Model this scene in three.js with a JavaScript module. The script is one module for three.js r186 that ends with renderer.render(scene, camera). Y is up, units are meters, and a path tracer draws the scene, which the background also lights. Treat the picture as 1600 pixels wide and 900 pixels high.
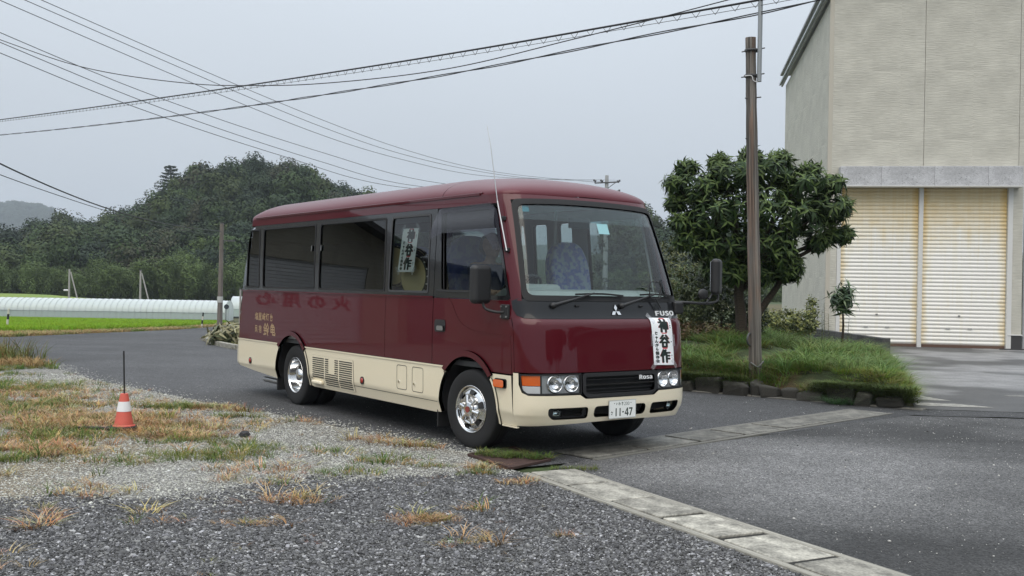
import * as THREE from 'three';
import { mergeGeometries, mergeVertices, toCreasedNormals } from 'three/addons/utils/BufferGeometryUtils.js';
import { RoundedBoxGeometry } from 'three/addons/geometries/RoundedBoxGeometry.js';
import { MarchingCubes } from 'three/addons/objects/MarchingCubes.js';
import { TextGeometry } from 'three/addons/geometries/TextGeometry.js';
import { FontLoader } from 'three/addons/loaders/FontLoader.js';

// ---------------------------------------------------------------- camera, sky, sun, exposure
const scene = new THREE.Scene();
const camera = new THREE.PerspectiveCamera(31.46, 16 / 9, 0.1, 6000);
camera.position.set(0, 1.539, 0);
camera.rotation.set(-0.00126, 0, 0.01793);
const renderer = new THREE.WebGLRenderer({ antialias: true });
renderer.setSize(1024, 576);
renderer.toneMapping = THREE.LinearToneMapping;
renderer.toneMappingExposure = 1.12;
renderer.shadowMap.enabled = true;
{ // overcast sky: a pale lid of cloud, brighter towards the zenith
  const W = 512, H = 256, d = new Float32Array(W * H * 4);
  for (let j = 0; j < H; j++) for (let i = 0; i < W; i++) {
    const el = ((j + 0.5) / H - 0.5) * Math.PI, az = (i / W) * Math.PI * 2, s = Math.max(0, Math.sin(el));
    const c = Math.cos(el);
    const n = 0.5 * Math.sin(3 * az + 4 * el + 1) * c + 0.3 * Math.sin(7 * az - 9 * el) * c + 0.25 * Math.sin(13 * az + 17 * el + 2) * c;
    const k = (0.86 + 0.62 * s + 1.25 * s * s) * (1 + 0.035 * n), o = (j * W + i) * 4;
    d[o] = 0.58 * k; d[o + 1] = 0.636 * k; d[o + 2] = 0.70 * k; d[o + 3] = 1;
  }
  const t = new THREE.DataTexture(d, W, H, THREE.RGBAFormat, THREE.FloatType);
  t.mapping = THREE.EquirectangularReflectionMapping; t.magFilter = THREE.LinearFilter; t.needsUpdate = true;
  scene.background = t; scene.environment = t;
}
const sun = new THREE.DirectionalLight(0xfff1de, 1.5);
sun.position.set(-14, 70, 44); sun.castShadow = true; sun.shadow.radius = 110;
sun.shadow.mapSize.set(2048, 2048);
Object.assign(sun.shadow.camera, { left: -60, right: 60, top: 60, bottom: -60, near: 1, far: 250 });
scene.add(sun); scene.add(sun.target);

// ---------------------------------------------------------------- helpers
let seed = 12345;
const rnd = () => { seed = (seed + 0x6d2b79f5) | 0; let t = Math.imul(seed ^ (seed >>> 15), 1 | seed); t = (t + Math.imul(t ^ (t >>> 7), 61 | t)) ^ t; return ((t ^ (t >>> 14)) >>> 0) / 4294967296; };
const rr = (a, b) => a + (b - a) * rnd();
const clamp = (x, a = 0, b = 1) => Math.min(b, Math.max(a, x));
const sstep = (a, b, x) => { const t = clamp((x - a) / (b - a)); return t * t * (3 - 2 * t); };
const lerp = (a, b, t) => a + (b - a) * t;
const V = (x, y, z) => new THREE.Vector3(x, y, z);
function hash2(i, j, s) { let h = Math.imul(i | 0, 374761393) ^ Math.imul(j | 0, 668265263) ^ Math.imul(s | 0, 1274126177); h = Math.imul(h ^ (h >>> 13), 1274126177); return ((h ^ (h >>> 16)) >>> 0) / 4294967296; }
function vnoise(x, y, p = 0, s = 1) { // value noise, tiles every p cells when p > 0
  const i = Math.floor(x), j = Math.floor(y), fx = x - i, fy = y - j, w = (a) => (p ? ((a % p) + p) % p : a);
  const u = fx * fx * (3 - 2 * fx), v = fy * fy * (3 - 2 * fy);
  const a = hash2(w(i), w(j), s), b = hash2(w(i + 1), w(j), s), c = hash2(w(i), w(j + 1), s), d = hash2(w(i + 1), w(j + 1), s);
  return a + (b - a) * u + (c - a) * v + (a - b - c + d) * u * v;
}
function fbm(x, y, oct = 4, p = 0, s = 1) { let f = 0, a = 0.5, t = 0; for (let o = 0; o < oct; o++) { f += a * vnoise(x, y, p, s + o); t += a; x *= 2; y *= 2; p *= 2; a *= 0.5; } return f / t; }
function tex(W, H, fn, srgb = true, wrap = true) { // fn(u, v) -> [r,g,b] 0..1
  const d = new Uint8Array(W * H * 4);
  for (let j = 0; j < H; j++) for (let i = 0; i < W; i++) {
    const c = fn(i / W, j / H), o = (j * W + i) * 4;
    d[o] = clamp(c[0]) * 255; d[o + 1] = clamp(c[1]) * 255; d[o + 2] = clamp(c[2]) * 255; d[o + 3] = 255;
  }
  const t = new THREE.DataTexture(d, W, H); if (srgb) t.colorSpace = THREE.SRGBColorSpace;
  if (wrap) t.wrapS = t.wrapT = THREE.RepeatWrapping;
  t.magFilter = THREE.LinearFilter; t.minFilter = THREE.LinearMipmapLinearFilter; t.generateMipmaps = true; t.needsUpdate = true;
  return t;
}
const rep = (t, x, y = x) => { const c = t.clone(); c.repeat.set(x, y); c.needsUpdate = true; return c; };
const L = (r, g, b) => new THREE.Color().setRGB(r, g, b);
const S = (h) => new THREE.Color(h);
const mat = (color, roughness = 0.8, o = {}) => new THREE.MeshStandardMaterial({ color, roughness, side: THREE.DoubleSide, ...o });
const phy = (color, roughness = 0.5, o = {}) => new THREE.MeshPhysicalMaterial({ color, roughness, side: THREE.DoubleSide, ...o });
const used = new Map();
function numbered(n) { const k = used.get(n) || 0; used.set(n, k + 1); return k ? `${n}_${String(k).padStart(3, '0')}` : n; }
function shadows(o) { o.castShadow = true; o.receiveShadow = true; return o; }
function mesh(name, geo, m, parent) { const o = shadows(new THREE.Mesh(geo, m)); if (parent) { o.name = name; parent.add(o); } else { o.name = numbered(name); scene.add(o); } return o; }
function tag(o, label, category, group) { o.userData.label = label; o.userData.category = category; if (group) o.userData.group = group; return o; }
function thing(name, label, category, [x, y, z] = [0, 0, 0], turn = 0, group) {
  const o = new THREE.Group(); o.name = numbered(name); o.position.set(x, y, z); o.rotation.y = turn; scene.add(o); return tag(o, label, category, group);
}
function part(name, parent, at = [0, 0, 0]) { const o = new THREE.Group(); o.name = name; o.position.set(...at); parent.add(o); return o; }
function struct(o, label, category) { o.userData.kind = 'structure'; if (label) tag(o, label, category); return o; }
function stuff(o, label, category) { o.userData.kind = 'stuff'; if (label) tag(o, label, category); return o; }
const ng = (g) => { const c = g.index ? g.toNonIndexed() : g; for (const k of Object.keys(c.attributes)) if (!['position', 'normal', 'uv'].includes(k)) c.deleteAttribute(k); return c; };
const merge = (list) => mergeGeometries(list.map(ng), false);
const box = (w, h, d, x = 0, y = 0, z = 0) => new THREE.BoxGeometry(w, h, d).translate(x, y, z);
const rbox = (w, h, d, r, x = 0, y = 0, z = 0, seg = 3) => new RoundedBoxGeometry(w, h, d, seg, r).translate(x, y, z);
function tube(pts, r, seg = 6, n) { const c = new THREE.CatmullRomCurve3(pts.map((p) => (p.isVector3 ? p : V(...p)))); return new THREE.TubeGeometry(c, n || Math.max(6, pts.length * 6), r, seg, false); }
function bar(a, b, r0, r1 = r0, seg = 8) { // tapered round bar between two points
  const A = V(...a), B = V(...b), d = B.clone().sub(A), g = new THREE.CylinderGeometry(r1, r0, d.length(), seg, 1);
  g.translate(0, d.length() / 2, 0); g.applyQuaternion(new THREE.Quaternion().setFromUnitVectors(V(0, 1, 0), d.normalize())); return g.translate(A.x, A.y, A.z);
}
function beam(a, b, w, h) { // rectangular bar between two points
  const A = V(...a), B = V(...b), len = A.distanceTo(B), g = new THREE.BoxGeometry(w, h, len), m = new THREE.Matrix4();
  m.lookAt(A, B, Math.abs(A.x - B.x) + Math.abs(A.z - B.z) < 1e-4 ? V(1, 0, 0) : V(0, 1, 0)); m.setPosition(A.add(B).multiplyScalar(0.5)); return g.applyMatrix4(m);
}
// piecewise smooth curve through (x, y) pairs
function curve(pts) {
  const n = pts.length, X = pts.map((p) => p[0]), Y = pts.map((p) => p[1]), m = [];
  for (let i = 0; i < n; i++) {
    const d0 = i ? (Y[i] - Y[i - 1]) / (X[i] - X[i - 1]) : null, d1 = i < n - 1 ? (Y[i + 1] - Y[i]) / (X[i + 1] - X[i]) : null;
    m[i] = d0 === null ? d1 : d1 === null ? d0 : d0 * d1 <= 0 ? 0 : 2 * d0 * d1 / (d0 + d1);
  }
  return (x) => {
    if (x <= X[0]) return Y[0]; if (x >= X[n - 1]) return Y[n - 1];
    let i = 0; while (x > X[i + 1]) i++;
    const h = X[i + 1] - X[i], t = (x - X[i]) / h, t2 = t * t, t3 = t2 * t;
    return (2 * t3 - 3 * t2 + 1) * Y[i] + (t3 - 2 * t2 + t) * h * m[i] + (-2 * t3 + 3 * t2) * Y[i + 1] + (t3 - t2) * h * m[i + 1];
  };
}
// a flat outline (with holes) in (u, v), cut along a grid and laid on a curved surface map(u, v) -> Vector3;
// o1 / o0 are the outer and inner offsets along the surface normal (o0 null: a single sheet)
function clipHalf(poly, ax, at, keepLess) {
  const out = [];
  for (let i = 0; i < poly.length; i++) {
    const a = poly[i], b = poly[(i + 1) % poly.length], ia = keepLess ? a[ax] <= at : a[ax] >= at, ib = keepLess ? b[ax] <= at : b[ax] >= at;
    if (ia) out.push(a);
    if (ia !== ib) { const t = (at - a[ax]) / (b[ax] - a[ax]); const p = [a[0] + t * (b[0] - a[0]), a[1] + t * (b[1] - a[1])]; p[ax] = at; out.push(p); }
  }
  return out;
}
function cutTris(outer, holes, hu, hv) {
  const all = [outer, ...holes].flat(), f = THREE.ShapeUtils.triangulateShape(outer.map((p) => new THREE.Vector2(...p)), holes.map((h) => h.map((p) => new THREE.Vector2(...p))));
  let polys = f.map((t) => t.map((i) => all[i]));
  for (const [ax, h] of [[0, hu], [1, hv]]) {
    if (!h) continue;
    const next = [];
    for (const p of polys) {
      let lo = Infinity, hi = -Infinity; for (const q of p) { lo = Math.min(lo, q[ax]); hi = Math.max(hi, q[ax]); }
      const k0 = Math.floor(lo / h + 1e-7), k1 = Math.ceil(hi / h - 1e-7); let rest = p;
      for (let k = k0 + 1; k < k1 && rest.length > 2; k++) { const a = clipHalf(rest, ax, k * h, true); if (a.length > 2) next.push(a); rest = clipHalf(rest, ax, k * h, false); }
      if (rest.length > 2) next.push(rest);
    }
    polys = next;
  }
  const tris = [];
  for (const p of polys) for (let i = 1; i < p.length - 1; i++) {
    const [a, b, c] = [p[0], p[i], p[i + 1]], ar = (b[0] - a[0]) * (c[1] - a[1]) - (c[0] - a[0]) * (b[1] - a[1]);
    if (Math.abs(ar) > 1e-9) tris.push(ar > 0 ? [a, b, c] : [a, c, b]);
  }
  return tris;
}
function patch(map, outer, holes = [], o = {}) {
  const { hu = 0.1, hv = 0.06, o1 = 0, o0 = null, out = null, scale = 1 } = o, e = 2e-3, pos = [], nor = [], uvs = [];
  const norm = (u, v) => { const a = map(u - e, v), b = map(u + e, v), c = map(u, v - e), d = map(u, v + e); return b.sub(a).cross(d.sub(c)).normalize(); };
  const mid = outer[0]; let sg = 1;
  if (out) { const p = map(...mid), n = norm(...mid); sg = n.dot(typeof out === 'function' ? out(p) : out) >= 0 ? 1 : -1; }
  if (typeof o1 === 'function') { const base = map, n0 = norm; const sgn = sg; map = (u, v) => { const e2 = 2e-3, a = base(u - e2, v), b = base(u + e2, v), c = base(u, v - e2), d = base(u, v + e2); return base(u, v).addScaledVector(b.sub(a).cross(d.sub(c)).normalize(), sgn * o1(u, v)); }; }
  const put = (u, v, n, off, nn) => { const p = map(u, v).addScaledVector(n, off); pos.push(p.x, p.y, p.z); nor.push(nn.x, nn.y, nn.z); uvs.push(u * scale, v * scale); };
  const o1f = typeof o1 === 'function' ? () => 0 : () => o1;
  for (const t of cutTris(outer, holes, hu, hv)) {
    const ns = t.map((p) => norm(...p).multiplyScalar(sg)), order = sg > 0 ? [0, 1, 2] : [0, 2, 1];
    for (const i of order) put(t[i][0], t[i][1], ns[i], o1f(...t[i]), ns[i]);
    if (o0 !== null) for (const i of [...order].reverse()) put(t[i][0], t[i][1], ns[i], o0, ns[i].clone().negate());
  }
  if (o0 !== null) for (const loop of [outer, ...holes]) {
    const pts = [];
    for (let i = 0; i < loop.length; i++) { const a = loop[i], b = loop[(i + 1) % loop.length], n = Math.max(1, Math.ceil(Math.max(Math.abs(a[0] - b[0]) / (hu || 1e9), Math.abs(a[1] - b[1]) / (hv || 1e9)))); for (let k = 0; k < n; k++) pts.push([lerp(a[0], b[0], k / n), lerp(a[1], b[1], k / n)]); }
    for (let i = 0; i < pts.length; i++) {
      const a = pts[i], b = pts[(i + 1) % pts.length], na = norm(...a).multiplyScalar(sg), nb = norm(...b).multiplyScalar(sg);
      const d = map(...b).sub(map(...a)); if (d.lengthSq() < 1e-12) continue;
      const wn = d.cross(na).normalize();
      for (const [p, n, off] of [[a, na, o1f(...a)], [b, nb, o1f(...b)], [b, nb, o0], [a, na, o1f(...a)], [b, nb, o0], [a, na, o0]]) put(p[0], p[1], n, off, wn);
    }
  }
  const g = new THREE.BufferGeometry();
  g.setAttribute('position', new THREE.Float32BufferAttribute(pos, 3)); g.setAttribute('normal', new THREE.Float32BufferAttribute(nor, 3)); g.setAttribute('uv', new THREE.Float32BufferAttribute(uvs, 2));
  return g;
}
const rect = (u0, v0, u1, v1, r = 0, n = 4) => { // outline, corners rounded
  if (!r) return [[u0, v0], [u1, v0], [u1, v1], [u0, v1]];
  const o = []; for (const [cx, cy, a] of [[u1 - r, v0 + r, -90], [u1 - r, v1 - r, 0], [u0 + r, v1 - r, 90], [u0 + r, v0 + r, 180]]) for (let k = 0; k <= n; k++) { const t = (a + 90 * k / n) * Math.PI / 180; o.push([cx + r * Math.cos(t), cy + r * Math.sin(t)]); }
  return o;
};
function roundPoly(pts, r, n = 4) { // polygon with rounded corners
  const o = [];
  pts.forEach((p, i) => {
    const a = pts[(i + pts.length - 1) % pts.length], b = pts[(i + 1) % pts.length], ra = Array.isArray(r) ? r[i] : r;
    const la = Math.hypot(a[0] - p[0], a[1] - p[1]), lb = Math.hypot(b[0] - p[0], b[1] - p[1]), q = Math.min(ra, la * 0.45, lb * 0.45);
    if (q < 1e-4) { o.push(p); return; }
    const A = [lerp(p[0], a[0], q / la), lerp(p[1], a[1], q / la)], B = [lerp(p[0], b[0], q / lb), lerp(p[1], b[1], q / lb)];
    for (let k = 0; k <= n; k++) { const t = k / n; o.push([(1 - t) ** 2 * A[0] + 2 * t * (1 - t) * p[0] + t * t * B[0], (1 - t) ** 2 * A[1] + 2 * t * (1 - t) * p[1] + t * t * B[1]]); }
  });
  return o;
}
function rough(P, amp, step, s) { const o = []; P.forEach((a, i) => { const b = P[(i + 1) % P.length], l = Math.hypot(b[0] - a[0], b[1] - a[1]), n = Math.max(1, Math.min(60, Math.round(l / step))); for (let k = 0; k < n; k++) { const x = lerp(a[0], b[0], k / n), z = lerp(a[1], b[1], k / n); o.push([x + (fbm(x * 3.1, z * 3.1, 3, 0, s) - 0.5) * amp * 2, z + (fbm(x * 3.1 + 40, z * 3.1, 3, 0, s) - 0.5) * amp * 2]); } }); return o; }
// strokes of the characters that stand on the bus, the posters and the shutter (100 x 100 grid)
const GLYPH = {
  hi: '50,10 48,45 10,92|50,45 90,92|22,30 30,55|80,25 68,52', no: '52,20 45,60 25,78 12,55 25,30 52,18 78,28 88,52 75,78 55,88',
  you: '22,12 22,60 8,92|22,12 82,12 82,90 72,86|22,36 82,36|22,60 82,60|52,12 52,92', jin: '15,45 8,70|35,30 35,75 50,85 78,82 82,65|50,20 58,38|80,35 92,58',
  kami: '25,5 30,15|8,25 42,25 8,60|26,45 26,95|32,45 42,58|52,25 52,72|52,25 92,25 92,72|52,48 92,48|52,72 92,72|72,5 72,97',
  ya: '35,8 12,32|65,8 88,32|50,25 6,62|50,25 94,62|30,62 30,95 70,95 70,62 30,62', saku: '32,5 6,48|22,35 22,96|55,5 38,42|48,25 96,25|62,25 62,96|62,48 92,48|62,70 92,70',
  ho: '30,5 6,48|20,35 20,96|42,10 42,38 86,38 86,10 42,10|32,55 96,55|64,38 64,96|62,58 34,90|66,58 94,90', zon: '8,20 92,20|42,5 8,65|24,45 24,95|45,42 85,42 65,58 65,92 55,88|38,68 95,68',
  kai: '50,5 6,45|50,5 94,45|30,40 70,40|12,60 88,60|40,60 22,90 78,86|65,72 85,95', ji: '35,10 33,75 50,88 78,70|60,20 66,32|74,16 80,28', sya: '25,50 70,42 80,55 65,65|40,35 55,95|58,32 62,45',
  n: '48,10 12,88 38,55 52,62 55,85 70,85 90,62', ga: '12,35 60,32 60,75 48,88|40,10 14,85|72,38 84,60|76,12 82,24|88,8 94,20', ra: '40,8 60,18|30,30 25,65 55,48 78,60 70,82 38,92',
  shio: '20,15 20,75|5,38 36,38|4,80 38,72|55,5 42,28|50,18 92,18|55,32 55,52 86,52 86,32 55,32|48,62 48,88|48,62 92,62 92,88|62,62 62,88|77,62 77,88|40,90 98,90',
  oku: '15,10 85,10 85,30 15,30|15,10 15,60 5,95|25,45 90,45|50,45 35,60 75,58|28,75 88,75|57,60 57,94|18,94 96,94', saki: '8,35 8,80 38,80 38,35|23,15 23,80|48,18 96,18|72,5 50,38|72,18 92,38|45,48 98,48|52,60 52,80 74,80 74,60 52,60|88,48 88,95 78,90',
  tou: '26,8 24,55 6,92|26,55 42,85|10,28 14,48|42,25 34,45|48,18 96,18|74,18 74,92 62,86', dai: '45,8 18,42 80,38|65,24 86,50|25,56 25,94 76,94 76,56 25,56', min: '18,12 80,12 80,38 18,38|18,12 18,90 45,80|18,58 88,58|50,38 62,75 85,94 92,78',
  syuku: '50,3 50,14|10,28 10,16 90,16 90,28|32,30 10,60|22,50 22,95|40,36 94,36|66,36 58,52|46,52 46,94 88,94 88,52 46,52|46,72 88,72',
  suzu: '28,5 5,38|28,5 48,30|14,42 42,42|8,60 46,60|27,42 27,90|4,92 48,86|72,5 50,42|72,5 96,42|60,48 84,48|55,62 88,62 72,82|66,72 80,95',
  kame: '40,3 18,25|38,14 66,14 58,26|18,28 18,68 82,68 82,28 18,28|18,48 82,48|50,28 50,88 92,90 95,76', i: '18,20 22,70 38,75|72,25 85,60', wa: '28,8 28,92|10,30 30,30 10,75|30,55 62,32 86,52 70,85',
  ki: '20,25 80,20|18,45 84,40|40,8 72,65|30,70 35,88 70,90', sa: '15,35 85,28|42,8 70,62|28,65 32,85 68,88', ka: '12,35 60,32 60,75 48,88|40,10 14,85|72,30 88,58', mi: '20,18 50,18 20,82 8,65 50,55 95,70|78,40 66,90', yaa: '10,45 70,30 85,48 65,58|30,15 52,92|52,15 58,28', ku: '65,10 30,50 68,92',
};
const strokes = (k) => GLYPH[k].split('|').map((s) => s.split(' ').map((p) => p.split(',').map(Number)));
function glyph(g, k, x, y, w, h, lw) { g.lineWidth = lw; g.lineCap = 'round'; g.lineJoin = 'round'; for (const s of strokes(k)) { g.beginPath(); s.forEach(([a, b], i) => (i ? g.lineTo(x + a * w / 100, y + b * h / 100) : g.moveTo(x + a * w / 100, y + b * h / 100))); g.stroke(); } }
function glyphStrips(k, x, y, w, h, lw) { // the same strokes as flat outlines, y up from (x, y)
  const out = [];
  for (const s of strokes(k)) for (let i = 0; i < s.length - 1; i++) {
    const a = [x + s[i][0] * w / 100, y + h - s[i][1] * h / 100], b = [x + s[i + 1][0] * w / 100, y + h - s[i + 1][1] * h / 100], l = Math.hypot(b[0] - a[0], b[1] - a[1]) || 1, dx = (b[0] - a[0]) / l * lw / 2, dy = (b[1] - a[1]) / l * lw / 2;
    out.push([[a[0] - dx + dy, a[1] - dy - dx], [b[0] + dx + dy, b[1] + dy - dx], [b[0] + dx - dy, b[1] + dy + dx], [a[0] - dx - dy, a[1] - dy + dx]]);
  }
  return out;
}
function canvas(w, h, draw) { const c = document.createElement('canvas'); c.width = w; c.height = h; draw(c.getContext('2d'), w, h); const t = new THREE.CanvasTexture(c); t.colorSpace = THREE.SRGBColorSpace; t.anisotropy = 8; return t; }
// ---------------------------------------------------------------- ground, road, gravel
const ht = (x, z) => -2.0 * clamp((-z - 18) / 70) * (1 - sstep(-6, 4, x + 0.06 * (z + 20)));
function colourBy(g, fn) { const p = g.attributes.position, c = new Float32Array(p.count * 3); for (let i = 0; i < p.count; i++) { const k = fn(p.getX(i), p.getZ(i), p.getY(i)); c[i * 3] = k[0]; c[i * 3 + 1] = k[1]; c[i * 3 + 2] = k[2]; } g.setAttribute('color', new THREE.BufferAttribute(c, 3)); return g; }
function sheet(name, outline, off, m, cell, colour, yfn = ht, holes = []) {
  const g = patch((x, z) => V(x, yfn(x, z) + off, z), outline, holes, { hu: cell, hv: cell, out: V(0, 1, 0) });
  if (colour) colourBy(g, colour);
  return struct(mesh(name, g, m));
}
function inPoly(x, z, P) { let c = false; for (let i = 0, j = P.length - 1; i < P.length; j = i++) if ((P[i][1] > z) !== (P[j][1] > z) && x < (P[j][0] - P[i][0]) * (z - P[i][1]) / (P[j][1] - P[i][1]) + P[i][0]) c = !c; return c; }
const tDirt = tex(512, 512, (u, v) => { const a = fbm(u * 12, v * 12, 5, 12, 14), b = fbm(u * 90, v * 90, 3, 90, 15), k = clamp(0.62 + 0.5 * (a - 0.35) + 0.3 * (b - 0.5)); return [k, k * 0.985, k * 0.95]; });
const speck = (lo, hi, sp, s, big = 0.2) => (u, v) => { // mineral grain: fine noise and single bright or dark chips
  const n = fbm(u * 128, v * 128, 4, 128, s), c = hash2(Math.floor(u * 200), Math.floor(v * 200), s), b = fbm(u * 8, v * 8, 4, 8, s + 9);
  let k = lerp(lo, hi, n) * (1 - big / 2 + big * b); if (c > 1 - sp) k *= 1.9; else if (c < sp) k *= 0.5; return [k, k, k * 1.01];
};
const tAsphalt = tex(1024, 1024, speck(0.30, 1.0, 0.07, 3), true), tAsphaltB = tex(1024, 1024, speck(0.2, 0.8, 0.06, 3, 0), false);
const tConc = tex(1024, 1024, speck(0.8, 1.0, 0.015, 11, 0.3), true), tConcB = tex(512, 512, speck(0.4, 0.7, 0.03, 12, 0), false);
const tSoil = tex(1024, 1024, (u, v) => { const a = fbm(u * 64, v * 64, 5, 64, 21), b = fbm(u * 6, v * 6, 4, 6, 22); return [0.55 + 0.4 * a * b * 1.6, 0.55 + 0.42 * a * b * 1.6, 0.5 + 0.36 * a * b * 1.5]; });
const mAsphalt = mat(L(1, 1, 1), 0.78, { vertexColors: true, map: rep(tAsphalt, 0.6), bumpMap: rep(tAsphaltB, 0.6), bumpScale: 0.02 });
const mGround = mat(L(1, 1, 1), 0.95, { vertexColors: true, map: rep(tSoil, 0.35) });
const mConc = mat(L(0.64, 0.632, 0.59), 0.85, { map: rep(tDirt, 0.9), bumpMap: rep(tConcB, 0.7), bumpScale: 0.003 });
const mConcWet = mat(L(0.32, 0.318, 0.30), 0.7, { map: rep(tDirt, 0.9), bumpMap: rep(tConcB, 0.7), bumpScale: 0.003 });
{ // one sheet to the horizon
  const xs = [-3500, -1800, -900, -400, -200], zs = [-4200, -2200, -1200, -700, -400, -250, -180];
  for (let x = -120; x <= 120; x += 3) xs.push(x); xs.push(200, 400, 900, 1800, 3500);
  for (let z = -130; z <= 30; z += 2.5) zs.push(z); zs.push(60, 150, 500, 1500);
  const pos = [], uv = [], idx = [], col = [];
  zs.forEach((z) => xs.forEach((x) => {
    pos.push(x, ht(x, z) - 0.012, z); uv.push(x, z);
    const n = fbm(x * 0.25, z * 0.25, 4, 0, 31), m = fbm(x * 0.03 + 7, z * 0.03, 3, 0, 32), k = 0.75 + 0.5 * n;
    const dry = sstep(0.42, 0.62, m * 0.6 + n * 0.4);
    col.push(lerp(0.075, 0.17, dry) * k, lerp(0.115, 0.14, dry) * k, lerp(0.035, 0.07, dry) * k);
  }));
  const nx = xs.length; for (let j = 0; j < zs.length - 1; j++) for (let i = 0; i < nx - 1; i++) { const a = j * nx + i; idx.push(a, a + nx, a + 1, a + 1, a + nx, a + nx + 1); }
  const g = new THREE.BufferGeometry(); g.setAttribute('position', new THREE.Float32BufferAttribute(pos, 3)); g.setAttribute('uv', new THREE.Float32BufferAttribute(uv, 2)); g.setAttribute('color', new THREE.Float32BufferAttribute(col, 3)); g.setIndex(idx); g.computeVertexNormals();
  struct(mesh('ground', g, mGround));
}
const ROAD = [[-0.35, -9.36], [-0.98, -10.06], [-2.1, -11.32], [-4.12, -13.24], [-6.68, -15.98], [-8.07, -17.96], [-10.2, -21], [-12.6, -24.9], [-20, -30], [-44, -42], [-44, -50], [-24, -37], [-17.6, -33.2], [-16.9, -34.6], [-17.05, -38], [-17.15, -42], [-17.1, -47.1], [-17.33, -53.36], [-18.2, -60.72], [-19.6, -72], [-22.5, -86], [-19.5, -87], [-16.2, -72], [-14.6, -60], [-13.75, -51], [-12.73, -44.84], [-11.6, -40], [-11.0, -37.2], [-9.9, -33.4], [-8.6, -30], [-7.33, -27.24], [-4.9, -23.2], [-2, -19.6], [2.62, -15.64], [3.72, -14.74], [5.36, -13.6], [8.9, -13.2], [20, -11.9], [20, -11.2], [8.6, -12.6], [5.05, -12.92], [0.52, -8.99], [0.1, -8.7]];
const nearRoad = (x, z) => { const n = fbm(x * 0.8, z * 0.8, 4, 0, 41), m = fbm(x * 0.17 + 3, z * 0.17, 3, 0, 42), k = (0.075 + 0.14 * m) * (0.6 + 0.8 * n); return [k, k, k * 1.015]; };
sheet('road', rough(ROAD, 0.10, 0.35, 43), 0.008, mAsphalt, 1.1, nearRoad);
// forecourt of the foreground: old asphalt with dusty, worn patches
const APRON = [[0.30, -8.45], [0.40, -8.2], [4.0, -1.5], [6.6, 3], [20, 3], [20, -11.2], [8.6, -12.55], [5.0, -12.85], [0.52, -8.97]];
const apronCol = (x, z) => {
  const n = fbm(x * 1.1 + 4, z * 1.1, 5, 0, 51), m = fbm(x * 0.35, z * 0.35 + 9, 3, 0, 52);
  const d = Math.hypot((x - 2.3) * 0.8, z + 9.1), dust = clamp(sstep(2.2, 0.5, d + (n - 0.5) * 2.2) * 0.75 + sstep(0.58, 0.75, m) * 0.35);
  const damp = sstep(0.5, 0.6, fbm(x * 0.45 + 8, z * 0.7, 5, 0, 53)) * (1 - dust), k = lerp(0.165, 0.46, dust) * (0.6 + 0.76 * n) * (1 - 0.42 * damp); return [k * 1.01, k, k * 0.98];
};
sheet('forecourt', APRON, 0.008, mAsphalt, 0.13, apronCol);
// smooth concrete drive up to the shutters
const DRIVE = [[5.42, -13.66], [8.12, -21.7], [8.3, -32], [22, -30], [22, -12.02], [8.7, -13.27]];
sheet('driveway', DRIVE, 0.003, mat(L(1, 1, 1), 0.55, { vertexColors: true, map: rep(tConc, 0.4), bumpMap: rep(tConcB, 0.5), bumpScale: 0.002 }), 0.25, (x, z) => {
  const n = fbm(x * 0.9, z * 0.5, 5, 0, 61), m = fbm(x * 0.25 + 1, z * 0.6, 4, 0, 62), wet = sstep(0.40, 0.52, m * 0.55 + n * 0.45 + sstep(-18, -14, z) * 0.1 - 0.02);
  const k = lerp(0.27, 0.075, wet) * (0.85 + 0.3 * n); return [k, k * 0.995, k * 0.975];
});
for (const P of [[[5.75, -14.9], [6.35, -14.75], [6.15, -15.6], [5.95, -15.7]], [[5.6, -14.1], [6.6, -13.95], [6.25, -14.35], [5.7, -14.5]], [[6.3, -16.6], [6.75, -16.55], [6.72, -16.68], [6.3, -16.75]], [[7.6, -15.6], [8.6, -15.5], [8.6, -15.62], [7.6, -15.72]]]) sheet('painted_marking', rough(P, 0.06, 0.12, 64), 0.007, mat(L(0.62, 0.62, 0.60), 0.6, { map: rep(tDirt, 1.3) }), 0.3);
// gravel lot
const GRAVEL = [[-0.36, -9.33], [-0.98, -10.02], [-2.1, -11.27], [-4.12, -13.19], [-6.66, -15.9], [-8.07, -17.9], [-10.2, -20.9], [-12.6, -24.8], [-20, -29.9], [-26, -20], [-26, 4], [3.9, 4], [1.9, -5.1], [0.08, -8.5], [0.02, -8.6]];
const darkAt = (x, z) => sstep(-0.5, 0.45, (z + 7.75 - (x + 1) * -0.42) + (fbm(x * 1.3, z * 1.3, 4, 0, 71) - 0.5) * 1.7); // coarse blue-grey stone near, pale fine stone beyond
const tGravel = tex(1024, 1024, (u, v) => { // small chips, told apart by tone
  let best = 9, id = 0; const X = u * 90, Y = v * 90, ix = Math.floor(X), iy = Math.floor(Y);
  for (let a = -1; a <= 1; a++) for (let b = -1; b <= 1; b++) { const w = (k) => ((k % 90) + 90) % 90, px = ix + a + hash2(w(ix + a), w(iy + b), 5), py = iy + b + hash2(w(ix + a), w(iy + b), 6), d = (px - X) ** 2 + (py - Y) ** 2; if (d < best) { best = d; id = hash2(w(ix + a), w(iy + b), 7); } }
  const k = 0.45 + 0.5 * id * id + 0.06 * (fbm(u * 256, v * 256, 2, 256, 8) - 0.5); return [k, k, k * 0.99];
});
const GRAVEL_BED = GRAVEL.map(([x, z], i) => (i < 9 ? [x + 0.28, z - 0.28] : [x, z]));
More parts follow.
